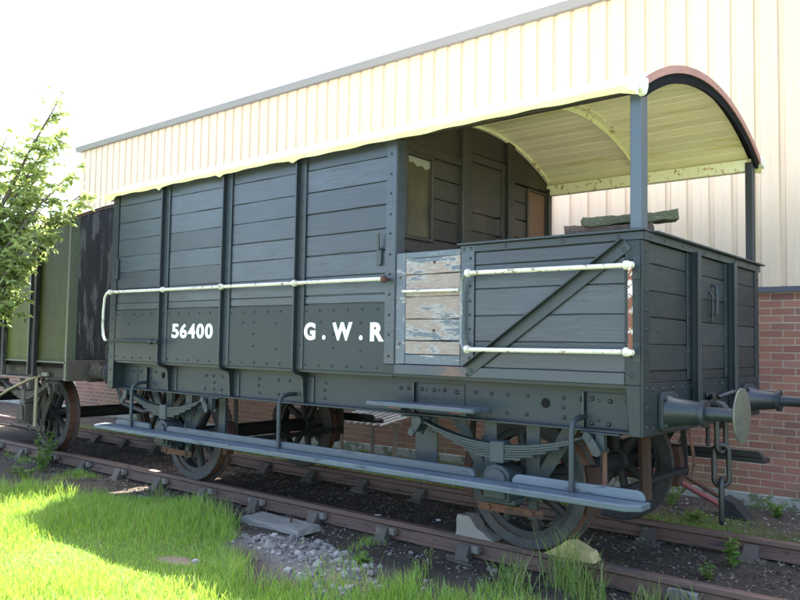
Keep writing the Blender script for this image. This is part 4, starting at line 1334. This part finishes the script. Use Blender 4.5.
MB().tube([(-1.62, 0.03, 0.99), (-1.9, 0.02, 0.93), (-2.35, 0.0, 0.80), (-2.9, -0.02, 0.60)], 0.024, 8, flat=0.8).build('brake_lever', 'ochre', wag, smooth=40)
B('label_clip', 'greywood', wag, -1.62, -1.48, 0.03, 0.06, 0.985, 1.03, 0.003)
MB().tube([(-2.06, -0.03, 1.72), (-2.04, -0.05, 1.76), (-1.99, -0.05, 1.76), (-1.97, -0.045, 1.70), (-1.98, -0.035, 1.64)], 0.010, 6).build('tie_hook', 'black', wag, smooth=40)
MB().tube([(X1 + 0.02, 1.22, 1.055), (X1 + 0.2, 1.22, 1.05), (X1 + 0.35, 1.22, 1.0)], 0.03, 8).build('draw_hook', 'dirtiron', wag, smooth=40)
MB().tube([(X1 + 0.30, 1.20, 1.0), (X1 + 0.55, 1.2, 0.88), (X1 + 0.88, 1.20, 1.02)], 0.024, 8).build('coupling_link', 'dirtiron', wag, smooth=40)
MB().tube([(-0.9, 0.62, 0.92), (-0.75, 0.62, 0.68), (-0.35, 0.66, 0.60), (-0.05, 0.70, 0.66)], 0.03, 8).build('brake_hose', 'black', wag, smooth=40)

# ------------------------------------------------------------------ small things
def roughen(o, amp, cuts=4):
    bm = bmesh.new()
    bm.from_mesh(o.data)
    bmesh.ops.triangulate(bm, faces=bm.faces)
    bmesh.ops.subdivide_edges(bm, edges=bm.edges, cuts=cuts, use_grid_fill=True)
    for v in bm.verts:
        p = v.co * 14
        v.co += Vector((mnoise.noise(p), mnoise.noise(p + Vector((9, 0, 0))), mnoise.noise(p + Vector((0, 9, 0))))) * amp
        q = v.co * 60
        v.co += Vector((mnoise.noise(q), mnoise.noise(q + Vector((9, 0, 0))), mnoise.noise(q + Vector((0, 9, 0))))) * amp * 0.4
    bm.to_mesh(o.data)
    bm.free()
    for md in list(o.modifiers):
        o.modifiers.remove(md)

def wedge(name, pts, y0, y1, mat, label):
    o = MB().prism(pts, 'y', y0, y1).build(name, mat)
    roughen(o, 0.007)
    o.location.z += 0.003
    return tag(o, label, 'wheel chock', 'wooden chocks at the brake van wheel')
wedge('wheel_chock', [(5.13, 0.001), (5.50, 0.001), (5.47, 0.06), (5.31, 0.118), (5.22, 0.06)], 0.395, 0.52, 'yellowwood', 'pale yellow wooden chock on the rail right of the near wheel')
wedge('wheel_chock', [(4.36, 0.001), (4.70, 0.001), (4.55, 0.075), (4.48, 0.155), (4.37, 0.15)], 0.42, 0.54, 'greywood', 'grey weathered wooden chock on the rail left of the near wheel')
t_ = MB().box(-0.42, 0.42, -0.115, 0.115, 0, 0.055).build('timber_offcut', 'greywood', bevel=0.01)
roughen(t_, 0.008, 6)
t_.location = (2.72, 0.09, gz(2.7, 0.09) + 0.035)
t_.rotation_euler = (math.radians(3), math.radians(-2), math.radians(-6))
tag(t_, 'flat grey timber offcut lying beside the near rail at the grass edge', 'timber')
MB().lathe((2.88, 0.10, t_.location.z + 0.03), 'z', [(0, 0.012), (0.05, 0.010), (0.06, 0.016), (0.07, 0.016)], 8).build('bolt', 'rust', t_) 
# boards left on the veranda wall
def board(p, q, w, t, mat, label, name):
    p, q = Vector(p), Vector(q)
    d = (q - p)
    L_ = d.length
    mb = MB()
    n_ = 9
    top = [(-L_ / 2 + L_ * i / (n_ - 1), t / 2 + random.uniform(-0.012, 0.004)) for i in range(n_)]
    bot = [(-L_ / 2 + L_ * i / (n_ - 1), -t / 2 + random.uniform(-0.004, 0.004)) for i in range(n_)]
    mb.prism(bot + top[::-1], 'y', -w / 2, w / 2)
    o = mb.build(name, mat)
    roughen(o, 0.007, 3)
    o.location = (p + q) / 2
    o.rotation_euler = d.to_track_quat('X', 'Z').to_euler()
    return tag(o, label, 'wood board', 'old boards left on the veranda wall')
board((5.40, 0.19, 2.222), (5.93, 0.37, 2.222), 0.15, 0.05, 'brownwood', 'broken brown board lying flat on the veranda wall top', 'loose_board')
board((5.52, 0.19, 2.262), (6.03, 0.50, 2.31), 0.16, 0.06, 'mosswood', 'mossy dark green plank tilted over the brown board behind the veranda post', 'loose_board')
# pale slatted rack behind the van
rk = thing('slatted_rack', (1.05, 3.2, 0.2), 'pale slatted rack lying low against the brick wall, seen under the van', 'rack')
for k in range(9):
    x = 0.35 + 0.115 * k
    MB().bar((x, 3.05, 0.40), (x + 0.30, 3.66, 0.58), 0.034, 0.02, 'z').build('slat', 'wire', rk)
MB().bar((0.40, 3.2, 0.425), (1.50, 3.2, 0.425), 0.04, 0.03, 'z').build('rack_rail', 'oldwood', rk)
MB().bar((0.55, 3.55, 0.528), (1.65, 3.55, 0.528), 0.04, 0.03, 'z').build('rack_rail', 'wire', rk)
for x, y in ((0.45, 3.2), (1.40, 3.2), (0.7, 3.55), (1.6, 3.55)):
    MB().box(x - 0.02, x + 0.02, y - 0.02, y + 0.02, -0.14, 0.41 if y < 3.4 else 0.512).build('rack_leg', 'oldwood', rk)
# red bars behind the far wheel
rb = thing('red_tow_bar', (5.1, 3.0, -0.1), 'faded red metal bar leaning to the ground behind the far wheel', 'metal bar')
MB().tube([(4.35, 2.95, 0.42), (5.0, 3.0, 0.235), (5.55, 3.1, -0.04)], 0.027, 8).build('bar', 'red', rb, smooth=40)
MB().tube([(4.55, 3.12, 0.37), (5.1, 3.15, 0.23), (5.6, 3.18, -0.02)], 0.022, 8).build('bar', 'rust', rb, smooth=40)
MB().tube([(5.0, 3.0, 0.24), (5.12, 3.1, 0.60)], 0.012, 6).build('strut', 'dirtiron', rb, smooth=40)
ws = MB().prism([(5.50, -0.15), (5.78, -0.15), (5.62, 0.03), (5.52, 0.08)], 'y', 3.05, 3.25).build('wood_block', 'dark', bevel=0.006)
tag(ws, 'dark wedge shaped wooden block on the ground at the end of the red bar', 'wood block')
# a few white scraps on the dark bed between the rails
def scrap(x, y, s):
    mb = MB()
    pts = [(s * math.cos(t) * random.uniform(0.6, 1.2), s * 0.7 * math.sin(t) * random.uniform(0.6, 1.2)) for t in np.linspace(0, 2 * PI, 8)[:-1]]
    mb.prism(pts, 'z', 0, 0.008)
    o = mb.build('litter_scrap', 'plastic')
    o.location = (x, y, gz(x, y) + 0.016)
    o.rotation_euler = (random.uniform(-0.3, 0.3), random.uniform(-0.3, 0.3), random.uniform(0, 6))
    return o
tag(scrap(3.02, 1.05, 0.045), 'larger white paper scrap between the rails under the footboard', 'litter')
tag(scrap(3.55, 1.28, 0.03), 'small white paper scrap between the rails near the far rail', 'litter')

# ------------------------------------------------------------------ loose stone and litter
def stone_mesh(seed):
    r = np.random.default_rng(seed)
    bm = bmesh.new()
    bmesh.ops.create_icosphere(bm, subdivisions=1, radius=1.0)
    sc = np.array([1.0, r.uniform(0.65, 1.0), r.uniform(0.45, 0.75)])
    for v in bm.verts:
        v.co = Vector(np.array(v.co) * sc * r.uniform(0.72, 1.15))
    me_ = bpy.data.meshes.new('stone')
    bm.to_mesh(me_)
    bm.free()
    me_.materials.append(M['stone'])
    return me_
smesh = [stone_mesh(i) for i in range(9)]
nst = 0
while nst < 190:
    x, y = random.uniform(2.3, 5.2), random.uniform(-1.15, 0.38)
    gm_ = float(gravel_mask(np.array([x]), np.array([y]))[0])
    if random.random() > gm_ * 0.95 + 0.03:
        continue
    s = random.choice((0.018, 0.024, 0.03, 0.036, 0.044)) * random.uniform(0.8, 1.25)
    if random.random() < 0.04:
        s *= 1.6
    o = link('stone', smesh[nst % 9], (x, y, gz(x, y) + s * 0.12), ground)
    o.scale = (s, s, s)
    o.rotation_euler = (jit(0.5), jit(0.5), random.uniform(0, 6.28))
    nst += 1

def scatter_mesh(name, mat, P, S, base_v, base_f, tilt=0.5, parent=None):
    n_ = len(P)
    bv = np.array(base_v)
    nv_ = len(bv)
    a = rng.uniform(0, 2 * PI, n_)
    tx, ty = rng.uniform(-tilt, tilt, n_), rng.uniform(-tilt, tilt, n_)
    v = bv[None, :, :] * S[:, None, None] * rng.uniform(0.75, 1.25, (n_, nv_, 1))
    y1 = v[..., 1] * np.cos(tx)[:, None] - v[..., 2] * np.sin(tx)[:, None]
    z1 = v[..., 1] * np.sin(tx)[:, None] + v[..., 2] * np.cos(tx)[:, None]
    x2 = v[..., 0] * np.cos(ty)[:, None] + z1 * np.sin(ty)[:, None]
    z2 = -v[..., 0] * np.sin(ty)[:, None] + z1 * np.cos(ty)[:, None]
    x3 = x2 * np.cos(a)[:, None] - y1 * np.sin(a)[:, None]
    y3 = x2 * np.sin(a)[:, None] + y1 * np.cos(a)[:, None]
    V = np.stack([x3, y3, z2], -1) + P[:, None, :]
    bf = np.array(base_f)
    Fc = (bf[None] + (np.arange(n_) * nv_)[:, None, None]).reshape(-1, bf.shape[1])
    me_ = bpy.data.meshes.new(name)
    me_.from_pydata(V.reshape(-1, 3).tolist(), [], Fc.tolist())
    me_.materials.append(M[mat])
    o = link(name, me_, (0, 0, 0), kind='stuff')
    return o
oct_v = [(1, 0, 0), (0.2, 0.9, 0.1), (-0.9, 0.3, 0), (-0.5, -0.8, 0.1), (0.4, -0.7, 0), (0.1, 0.1, 0.75), (0, 0, -0.6)]
oct_f = [(0, 1, 5), (1, 2, 5), (2, 3, 5), (3, 4, 5), (4, 0, 5), (1, 0, 6), (2, 1, 6), (3, 2, 6), (4, 3, 6), (0, 4, 6)]
def sample(n, x0, x1, y0, y1, fn):
    X = rng.uniform(x0, x1, n)
    Y = rng.uniform(y0, y1, n)
    k = rng.uniform(0, 1, n) < fn(X, Y)
    return X[k], Y[k]
def grav_density(X, Y):
    strip = np.exp(-((Y - 0.18) / 0.16) ** 2) * 0.55
    return np.clip(gravel_mask(X, Y) * 0.9 + strip * (1 - 0.8 * lawn_mask(X, Y)) + 0.10 * (Y > 0.5) + 0.35 * (Y > 2.3), 0, 1)
X, Y = sample(26000, -4.5, 7.2, -1.2, 3.85, grav_density)
S = rng.uniform(0.004, 0.010, len(X)) * rng.choice([1, 1, 1, 1.6, 2.2], len(X))
g_ = scatter_mesh('ballast_gravel', 'stone', np.stack([X, Y, ground_z(X, Y) + S * 0.2], -1), S, oct_v, oct_f)
tag(g_, 'loose grey ballast gravel scattered along the track edge', 'gravel')
X, Y = sample(16000, -4.5, 7.2, 0.1, 2.6, lambda a, b: np.full_like(a, 0.8))
S = rng.uniform(0.008, 0.026, len(X))
g_ = scatter_mesh('leaf_litter', 'litter', np.stack([X, Y, ground_z(X, Y) + 0.007], -1), S, [(1, 0, 0), (0, 0.45, 0.1), (-1, 0, 0), (0, -0.45, 0.1)], [(0, 1, 2), (0, 2, 3)], 0.6)
tag(g_, 'brown leaf litter and debris between the rails', 'leaf litter')

# ------------------------------------------------------------------ grass
def blades(name, mat, X, Y, H, Wd, lean=0.45, z=None):
    n_ = len(X)
    Z = (ground_z(X, Y) if z is None else z) - 0.004
    a = rng.uniform(0, 2 * PI, n_)
    l = rng.uniform(0.05, lean, n_) * H
    ld = rng.uniform(0, 2 * PI, n_)
    dx, dy = np.cos(a) * Wd / 2, np.sin(a) * Wd / 2
    lx, ly = np.cos(ld) * l, np.sin(ld) * l
    V = np.empty((n_, 7, 3))
    for i, (h, w, k) in enumerate(((0, 1, 0), (0.45, 0.85, 0.25), (0.8, 0.5, 0.62))):
        for s_, sg in ((0, -1), (1, 1)):
            V[:, 2 * i + s_, 0] = X + lx * k + sg * dx * w
            V[:, 2 * i + s_, 1] = Y + ly * k + sg * dy * w
            V[:, 2 * i + s_, 2] = Z + H * h
    V[:, 6, 0] = X + lx
    V[:, 6, 1] = Y + ly
    V[:, 6, 2] = Z + H * (1.0 - 0.25 * (l / H) ** 2)
    bf = np.array([(0, 1, 3), (0, 3, 2), (2, 3, 5), (2, 5, 4), (4, 5, 6)])
    Fc = (bf[None] + (np.arange(n_) * 7)[:, None, None]).reshape(-1, 3)
    me_ = bpy.data.meshes.new(name)
    me_.vertices.add(n_ * 7)
    me_.vertices.foreach_set('co', V.reshape(-1))
    nf = len(Fc)
    me_.loops.add(nf * 3)
    me_.loops.foreach_set('vertex_index', Fc.reshape(-1).astype(np.int32))
    me_.polygons.add(nf)
    me_.polygons.foreach_set('loop_start', (np.arange(nf) * 3).astype(np.int32))
    me_.polygons.foreach_set('loop_total', np.full(nf, 3, dtype=np.int32))
    me_.update()
    me_.validate()
    me_.materials.append(M[mat])
    return me_
def lawn_density(X, Y):
    d = lawn_mask(X, Y) * (1 - 0.92 * bare_mask(X, Y)) * (1 - 0.85 * gravel_mask(X, Y))
    patch = np.clip(vnoise(X, Y, 4, 21) * 1.5 - 0.35, 0, 1) * (X < -0.2) * (Y > -1.2) * (Y < 0.30) * 0.7
    p2 = np.clip(vnoise(X, Y, 9, 22) * 1.6 - 0.9, 0, 1) * (Y < 0.34) * (X > 2.9) * 0.3
    return np.clip(d * (0.72 + 0.3 * vnoise(X, Y, 2.4, 31)) + patch + p2, 0, 1)
# only the lawn the camera and its neighbourhood can see
X, Y = sample(330000, -5.5, 7.4, -3.9, 0.4, lawn_density)
d = np.hypot(X - CAM.x, Y - CAM.y)
keep = (d > 0.9) & ((X - CAM.x) * F.x + (Y - CAM.y) * F.y > 0.6)
X, Y = X[keep], Y[keep]
hh = np.clip(0.075 + 0.035 * vnoise(X, Y, 2.2, 41) + 0.018 * vnoise(X, Y, 8, 43), 0.03, 0.16)
edge_tall = np.exp(-((lawn_edge(X) - Y - 0.05) / 0.16) ** 2)
H = hh * rng.uniform(0.5, 1.35, len(X)) * (1 + 0.55 * edge_tall)
me = blades('lawn_grass', 'grass', X, Y, H, rng.uniform(0.003, 0.0065, len(X)), 0.75)
tag(link('lawn_grass', me, (0, 0, 0), kind='stuff'), 'short green lawn grass in front of the track, half sunlit', 'grass')
# sparse grass and moss along the wall side
X, Y = sample(60000, -5, 7.2, 2.1, 3.85, lambda a, b: np.clip(vnoise(a, b, 3.5, 51) * 0.8 + 0.05 + 0.6 * np.exp(-((b - 2.5) / 0.35) ** 2), 0, 0.8))
me = blades('verge_grass', 'weed', X, Y, rng.uniform(0.015, 0.06, len(X)), rng.uniform(0.004, 0.009, len(X)), 0.9)
tag(link('verge_grass', me, (0, 0, 0), kind='stuff'), 'thin grass and moss between the far rail and the wall', 'grass')
# tall tufts by the near rail
tufts = [(5.38, 0.24, 0.40, 130, 'tallest grass tuft in front of the right wheel chock'),
         (5.60, 0.12, 0.30, 110, 'grass tuft right of the tallest tuft at the near rail'),
         (5.12, 0.02, 0.24, 110, 'wide low grass tuft left of the tallest tuft'),
         (5.95, 0.25, 0.20, 60, 'short grass tuft by the near rail at the bottom right'),
         (6.12, 0.34, 0.17, 40, 'small thin grass tuft at the lower right corner'),
         (1.95, 0.02, 0.22, 60, 'grass tuft with seed stalks at the lawn edge left of the timber'),
         (0.95, 0.02, 0.20, 60, 'pale seeding grass tuft at the lawn edge below the left wheel'),
         (-0.05, -0.52, 0.18, 90, 'grass tuft at the tip of the sunlit lawn')]
for x, y, h, n_, lab in tufts:
    Xt = x + rng.normal(0, 0.075, n_)
    Yt = y + rng.normal(0, 0.055, n_)
    me = blades('grass_tuft', 'drygrass', Xt, Yt, h * rng.uniform(0.4, 1.15, n_), rng.uniform(0.004, 0.008, n_), 0.85)
    tag(link('grass_tuft', me, (0, 0, 0)), lab, 'grass tuft', 'tall grass tufts')

# ------------------------------------------------------------------ weeds
def leaf_quads(mb, p, d, L_, w, fold=0.25):
    """pointed leaf: six faces, slightly folded, drooping"""
    d = d.normalized()
    s_ = d.cross(Vector((0, 0, 1)))
    if s_.length < 0.05:
        s_ = Vector((1, 0, 0))
    s_.normalize()
    u = s_.cross(d).normalized()
    ra = random.uniform(-0.9, 0.9)
    s_, u = s_ * math.cos(ra) + u * math.sin(ra), u * math.cos(ra) - s_ * math.sin(ra)
    a = p
    m1 = p + d * L_ * 0.35 - u * L_ * 0.02
    m2 = p + d * L_ * 0.7 - u * L_ * 0.10
    t = p + d * L_ - u * L_ * 0.24
    up = u * w * fold
    V = [a, m1 + s_ * w * 0.5 + up, m1, m1 - s_ * w * 0.5 + up, m2 + s_ * w * 0.36 + up * 0.7, m2, m2 - s_ * w * 0.36 + up * 0.7, t]
    mb.add(V, [(0, 1, 2), (0, 2, 3), (1, 4, 5, 2), (2, 5, 6, 3), (4, 7, 5), (5, 7, 6)])

def weed(x, y, h, n_, lab, ll=0.06, spread=0.12):
    t = thing('weed_plant', (x, y, gz(x, y)), lab, 'weed', 'leafy weeds by the track')
    z0 = gz(x, y)
    stems, lv = MB(), MB()
    for k in range(n_):
        a = random.uniform(0, 6.28)
        hh_ = h * random.uniform(0.55, 1.0)
        top = Vector((x + math.cos(a) * spread * random.uniform(0.2, 1), y + math.sin(a) * spread * random.uniform(0.2, 1), z0 + hh_))
        base = Vector((x + jit(0.03), y + jit(0.03), z0 - 0.01))
        mid = (base + top) / 2 + Vector((jit(0.02), jit(0.02), 0.02))
        stems.tube([base, mid, top], [0.005, 0.004, 0.002], 5)
        for q in np.linspace(0.15, 1.0, 9):
            p = base.lerp(mid, q * 2) if q < 0.5 else mid.lerp(top, q * 2 - 1)
            for _ in range(2):
                aa = random.uniform(0, 6.28)
                leaf_quads(lv, p, Vector((math.cos(aa), math.sin(aa), random.uniform(0.0, 0.9))), ll * random.uniform(0.6, 1.2), ll * random.uniform(0.3, 0.45))
    stems.build('stem', 'weed', t)
    lv.build('foliage', 'weed', t, kind='stuff')
weed(-1.85, 0.22, 0.42, 9, 'leafy green weed growing in front of the wheel of the olive wagon', 0.075, 0.2)
weed(-1.55, 0.05, 0.25, 6, 'low weed right of the leafy weed by the olive wagon', 0.06, 0.16)
weed(-1.15, -0.32, 0.14, 7, 'low broad weed patch at the shaded edge of the lawn on the left', 0.06, 0.22)
weed(6.06, 1.58, 0.22, 3, 'slender weed inside the far rail below the coupling chain', 0.075, 0.07)
weed(6.0, 1.15, 0.10, 3, 'tiny weed between the rails at the lower right', 0.05, 0.1)
weed(5.9, 3.45, 0.14, 5, 'low weed at the foot of the brick wall on the right', 0.06, 0.18)
weed(4.95, 3.3, 0.16, 5, 'weed beneath the red bar near the wall', 0.06, 0.2)
weed(4.4, 3.1, 0.14, 5, 'weed behind the far wheel near the wall', 0.06, 0.2)
weed(6.35, 3.3, 0.12, 5, 'ragged weed at the wall foot at the right edge of the picture', 0.06, 0.18)
weed(5.35, 2.75, 0.10, 6, 'low green clump just beyond the far rail under the chain', 0.05, 0.2)
weed(0.9, 3.2, 0.16, 6, 'weed growing by the wall seen under the middle of the van', 0.06, 0.22)
weed(4.05, -0.28, 0.07, 5, 'little green weed growing in the ballast gravel', 0.05, 0.12)

# ------------------------------------------------------------------ tree at the left
def tree(base, lab):
    t = thing('young_tree', base, lab, 'tree')
    tr = MB()
    lv = MB()
    b0 = Vector(base)
    fork = b0 + Vector((0.25, 0.05, 1.45))
    tr.tube([b0 - Vector((0, 0, 0.1)), b0 + Vector((0.08, 0.02, 0.7)), fork], [0.075, 0.06, 0.05], 10)
    r = random.Random(21)
    limbs = []
    # reach to the camera's right, depth away from it, height, thickness
    for rr_, dd_, zz_, rad in ((1.15, 0.1, 4.30, .036), (0.95, 0.5, 4.0, .03), (0.75, -0.2, 3.75, .03), (1.3, 0.2, 3.5, .03), (1.45, 0.3, 2.95, .026), (1.3, -0.2, 2.65, .026),
                               (0.3, 0.0, 3.95, .03), (0.5, 0.5, 3.4, .03), (0.1, -0.5, 3.2, .03), (-0.4, 0.1, 3.8, .03), (-0.7, -0.3, 3.0, .03), (-0.8, 0.4, 2.5, .026), (0.9, 0.3, 3.1, .026),
                               (0.65, -0.45, 2.7, .026), (0.95, -0.35, 2.3, .024), (0.5, -0.6, 2.15, .022), (1.05, 0.2, 2.45, .024), (1.2, 0.0, 2.15, .022), (0.2, 0.5, 2.6, .026), (0.75, -0.25, 1.95, .02), (0.9, -0.6, 1.95, .02), (-0.3, -0.6, 2.2, .024), (1.0, 0.1, 3.7, .026), (1.4, 0.0, 2.35, .02), (0.6, 0.3, 2.9, .024), (0.35, -0.3, 2.4, .022), (0.85, 0.0, 2.75, .022), (1.55, 0.4, 3.2, .022), (0.8, 0.4, 3.45, .022), (0.55, -0.1, 3.2, .022), (1.15, 0.35, 2.0, .018), (0.2, -0.2, 2.0, .02)):
        rr_ *= 1.12 if zz_ > 3.3 else (0.9 if zz_ > 2.6 else 0.66)
        limbs.append(((rr_ * 0.768 - dd_ * 0.64, rr_ * 0.64 + dd_ * 0.768, zz_ * 1.03), rad))
    for e, rad in limbs:
        tip = b0 + Vector(e)
        st = fork + Vector((r.uniform(-0.05, 0.05), r.uniform(-0.05, 0.05), r.uniform(-0.35, 0.15)))
        mid = st.lerp(tip, 0.5) + Vector((r.uniform(-0.12, 0.12), r.uniform(-0.12, 0.12), 0.12))
        pts = [st, st.lerp(mid, 0.5) + Vector((0, 0, 0.03)), mid, mid.lerp(tip, 0.5) + Vector((0, 0, 0.05)), tip]
        tr.tube(pts, [rad, rad * 0.85, rad * 0.62, rad * 0.4, rad * 0.15], 7)
        # twigs
        L_ = (tip - st).length
        nt_ = int(20 * L_)
        for k in range(nt_):
            q = r.uniform(0.28, 1.0)
            i = min(int(q * 4), 3)
            p = Vector(pts[i]).lerp(Vector(pts[i + 1]), q * 4 - i)
            a = r.uniform(0, 6.28)
            dv = Vector((math.cos(a), math.sin(a), r.uniform(-0.45, 0.75))).normalized()
            tl = r.uniform(0.14, 0.42) * (1.1 - 0.45 * q)
            e2 = p + dv * tl
            tr.tube([p, p.lerp(e2, 0.5) + Vector((0, 0, 0.015)), e2], [0.006, 0.0045, 0.0022], 4)
            nl = int(tl * 60) + 5
            for j in range(nl):
                pp = p.lerp(e2, r.uniform(0.15, 1.05))
                aa = r.uniform(0, 6.28)
                dl = (dv * 0.5 + Vector((math.cos(aa), math.sin(aa), r.uniform(-0.7, 0.5)))).normalized()
                LL = r.uniform(0.05, 0.10)
                leaf_quads(lv, pp, dl, LL, LL * r.uniform(0.34, 0.5))
    tr.build('trunk', 'bark', t, smooth=60)
    lv.build('crown', 'leaf', t, kind='stuff')
tree((-1.70, -1.16, -0.15), 'young leafy green tree in front of the olive wagon at the left edge')
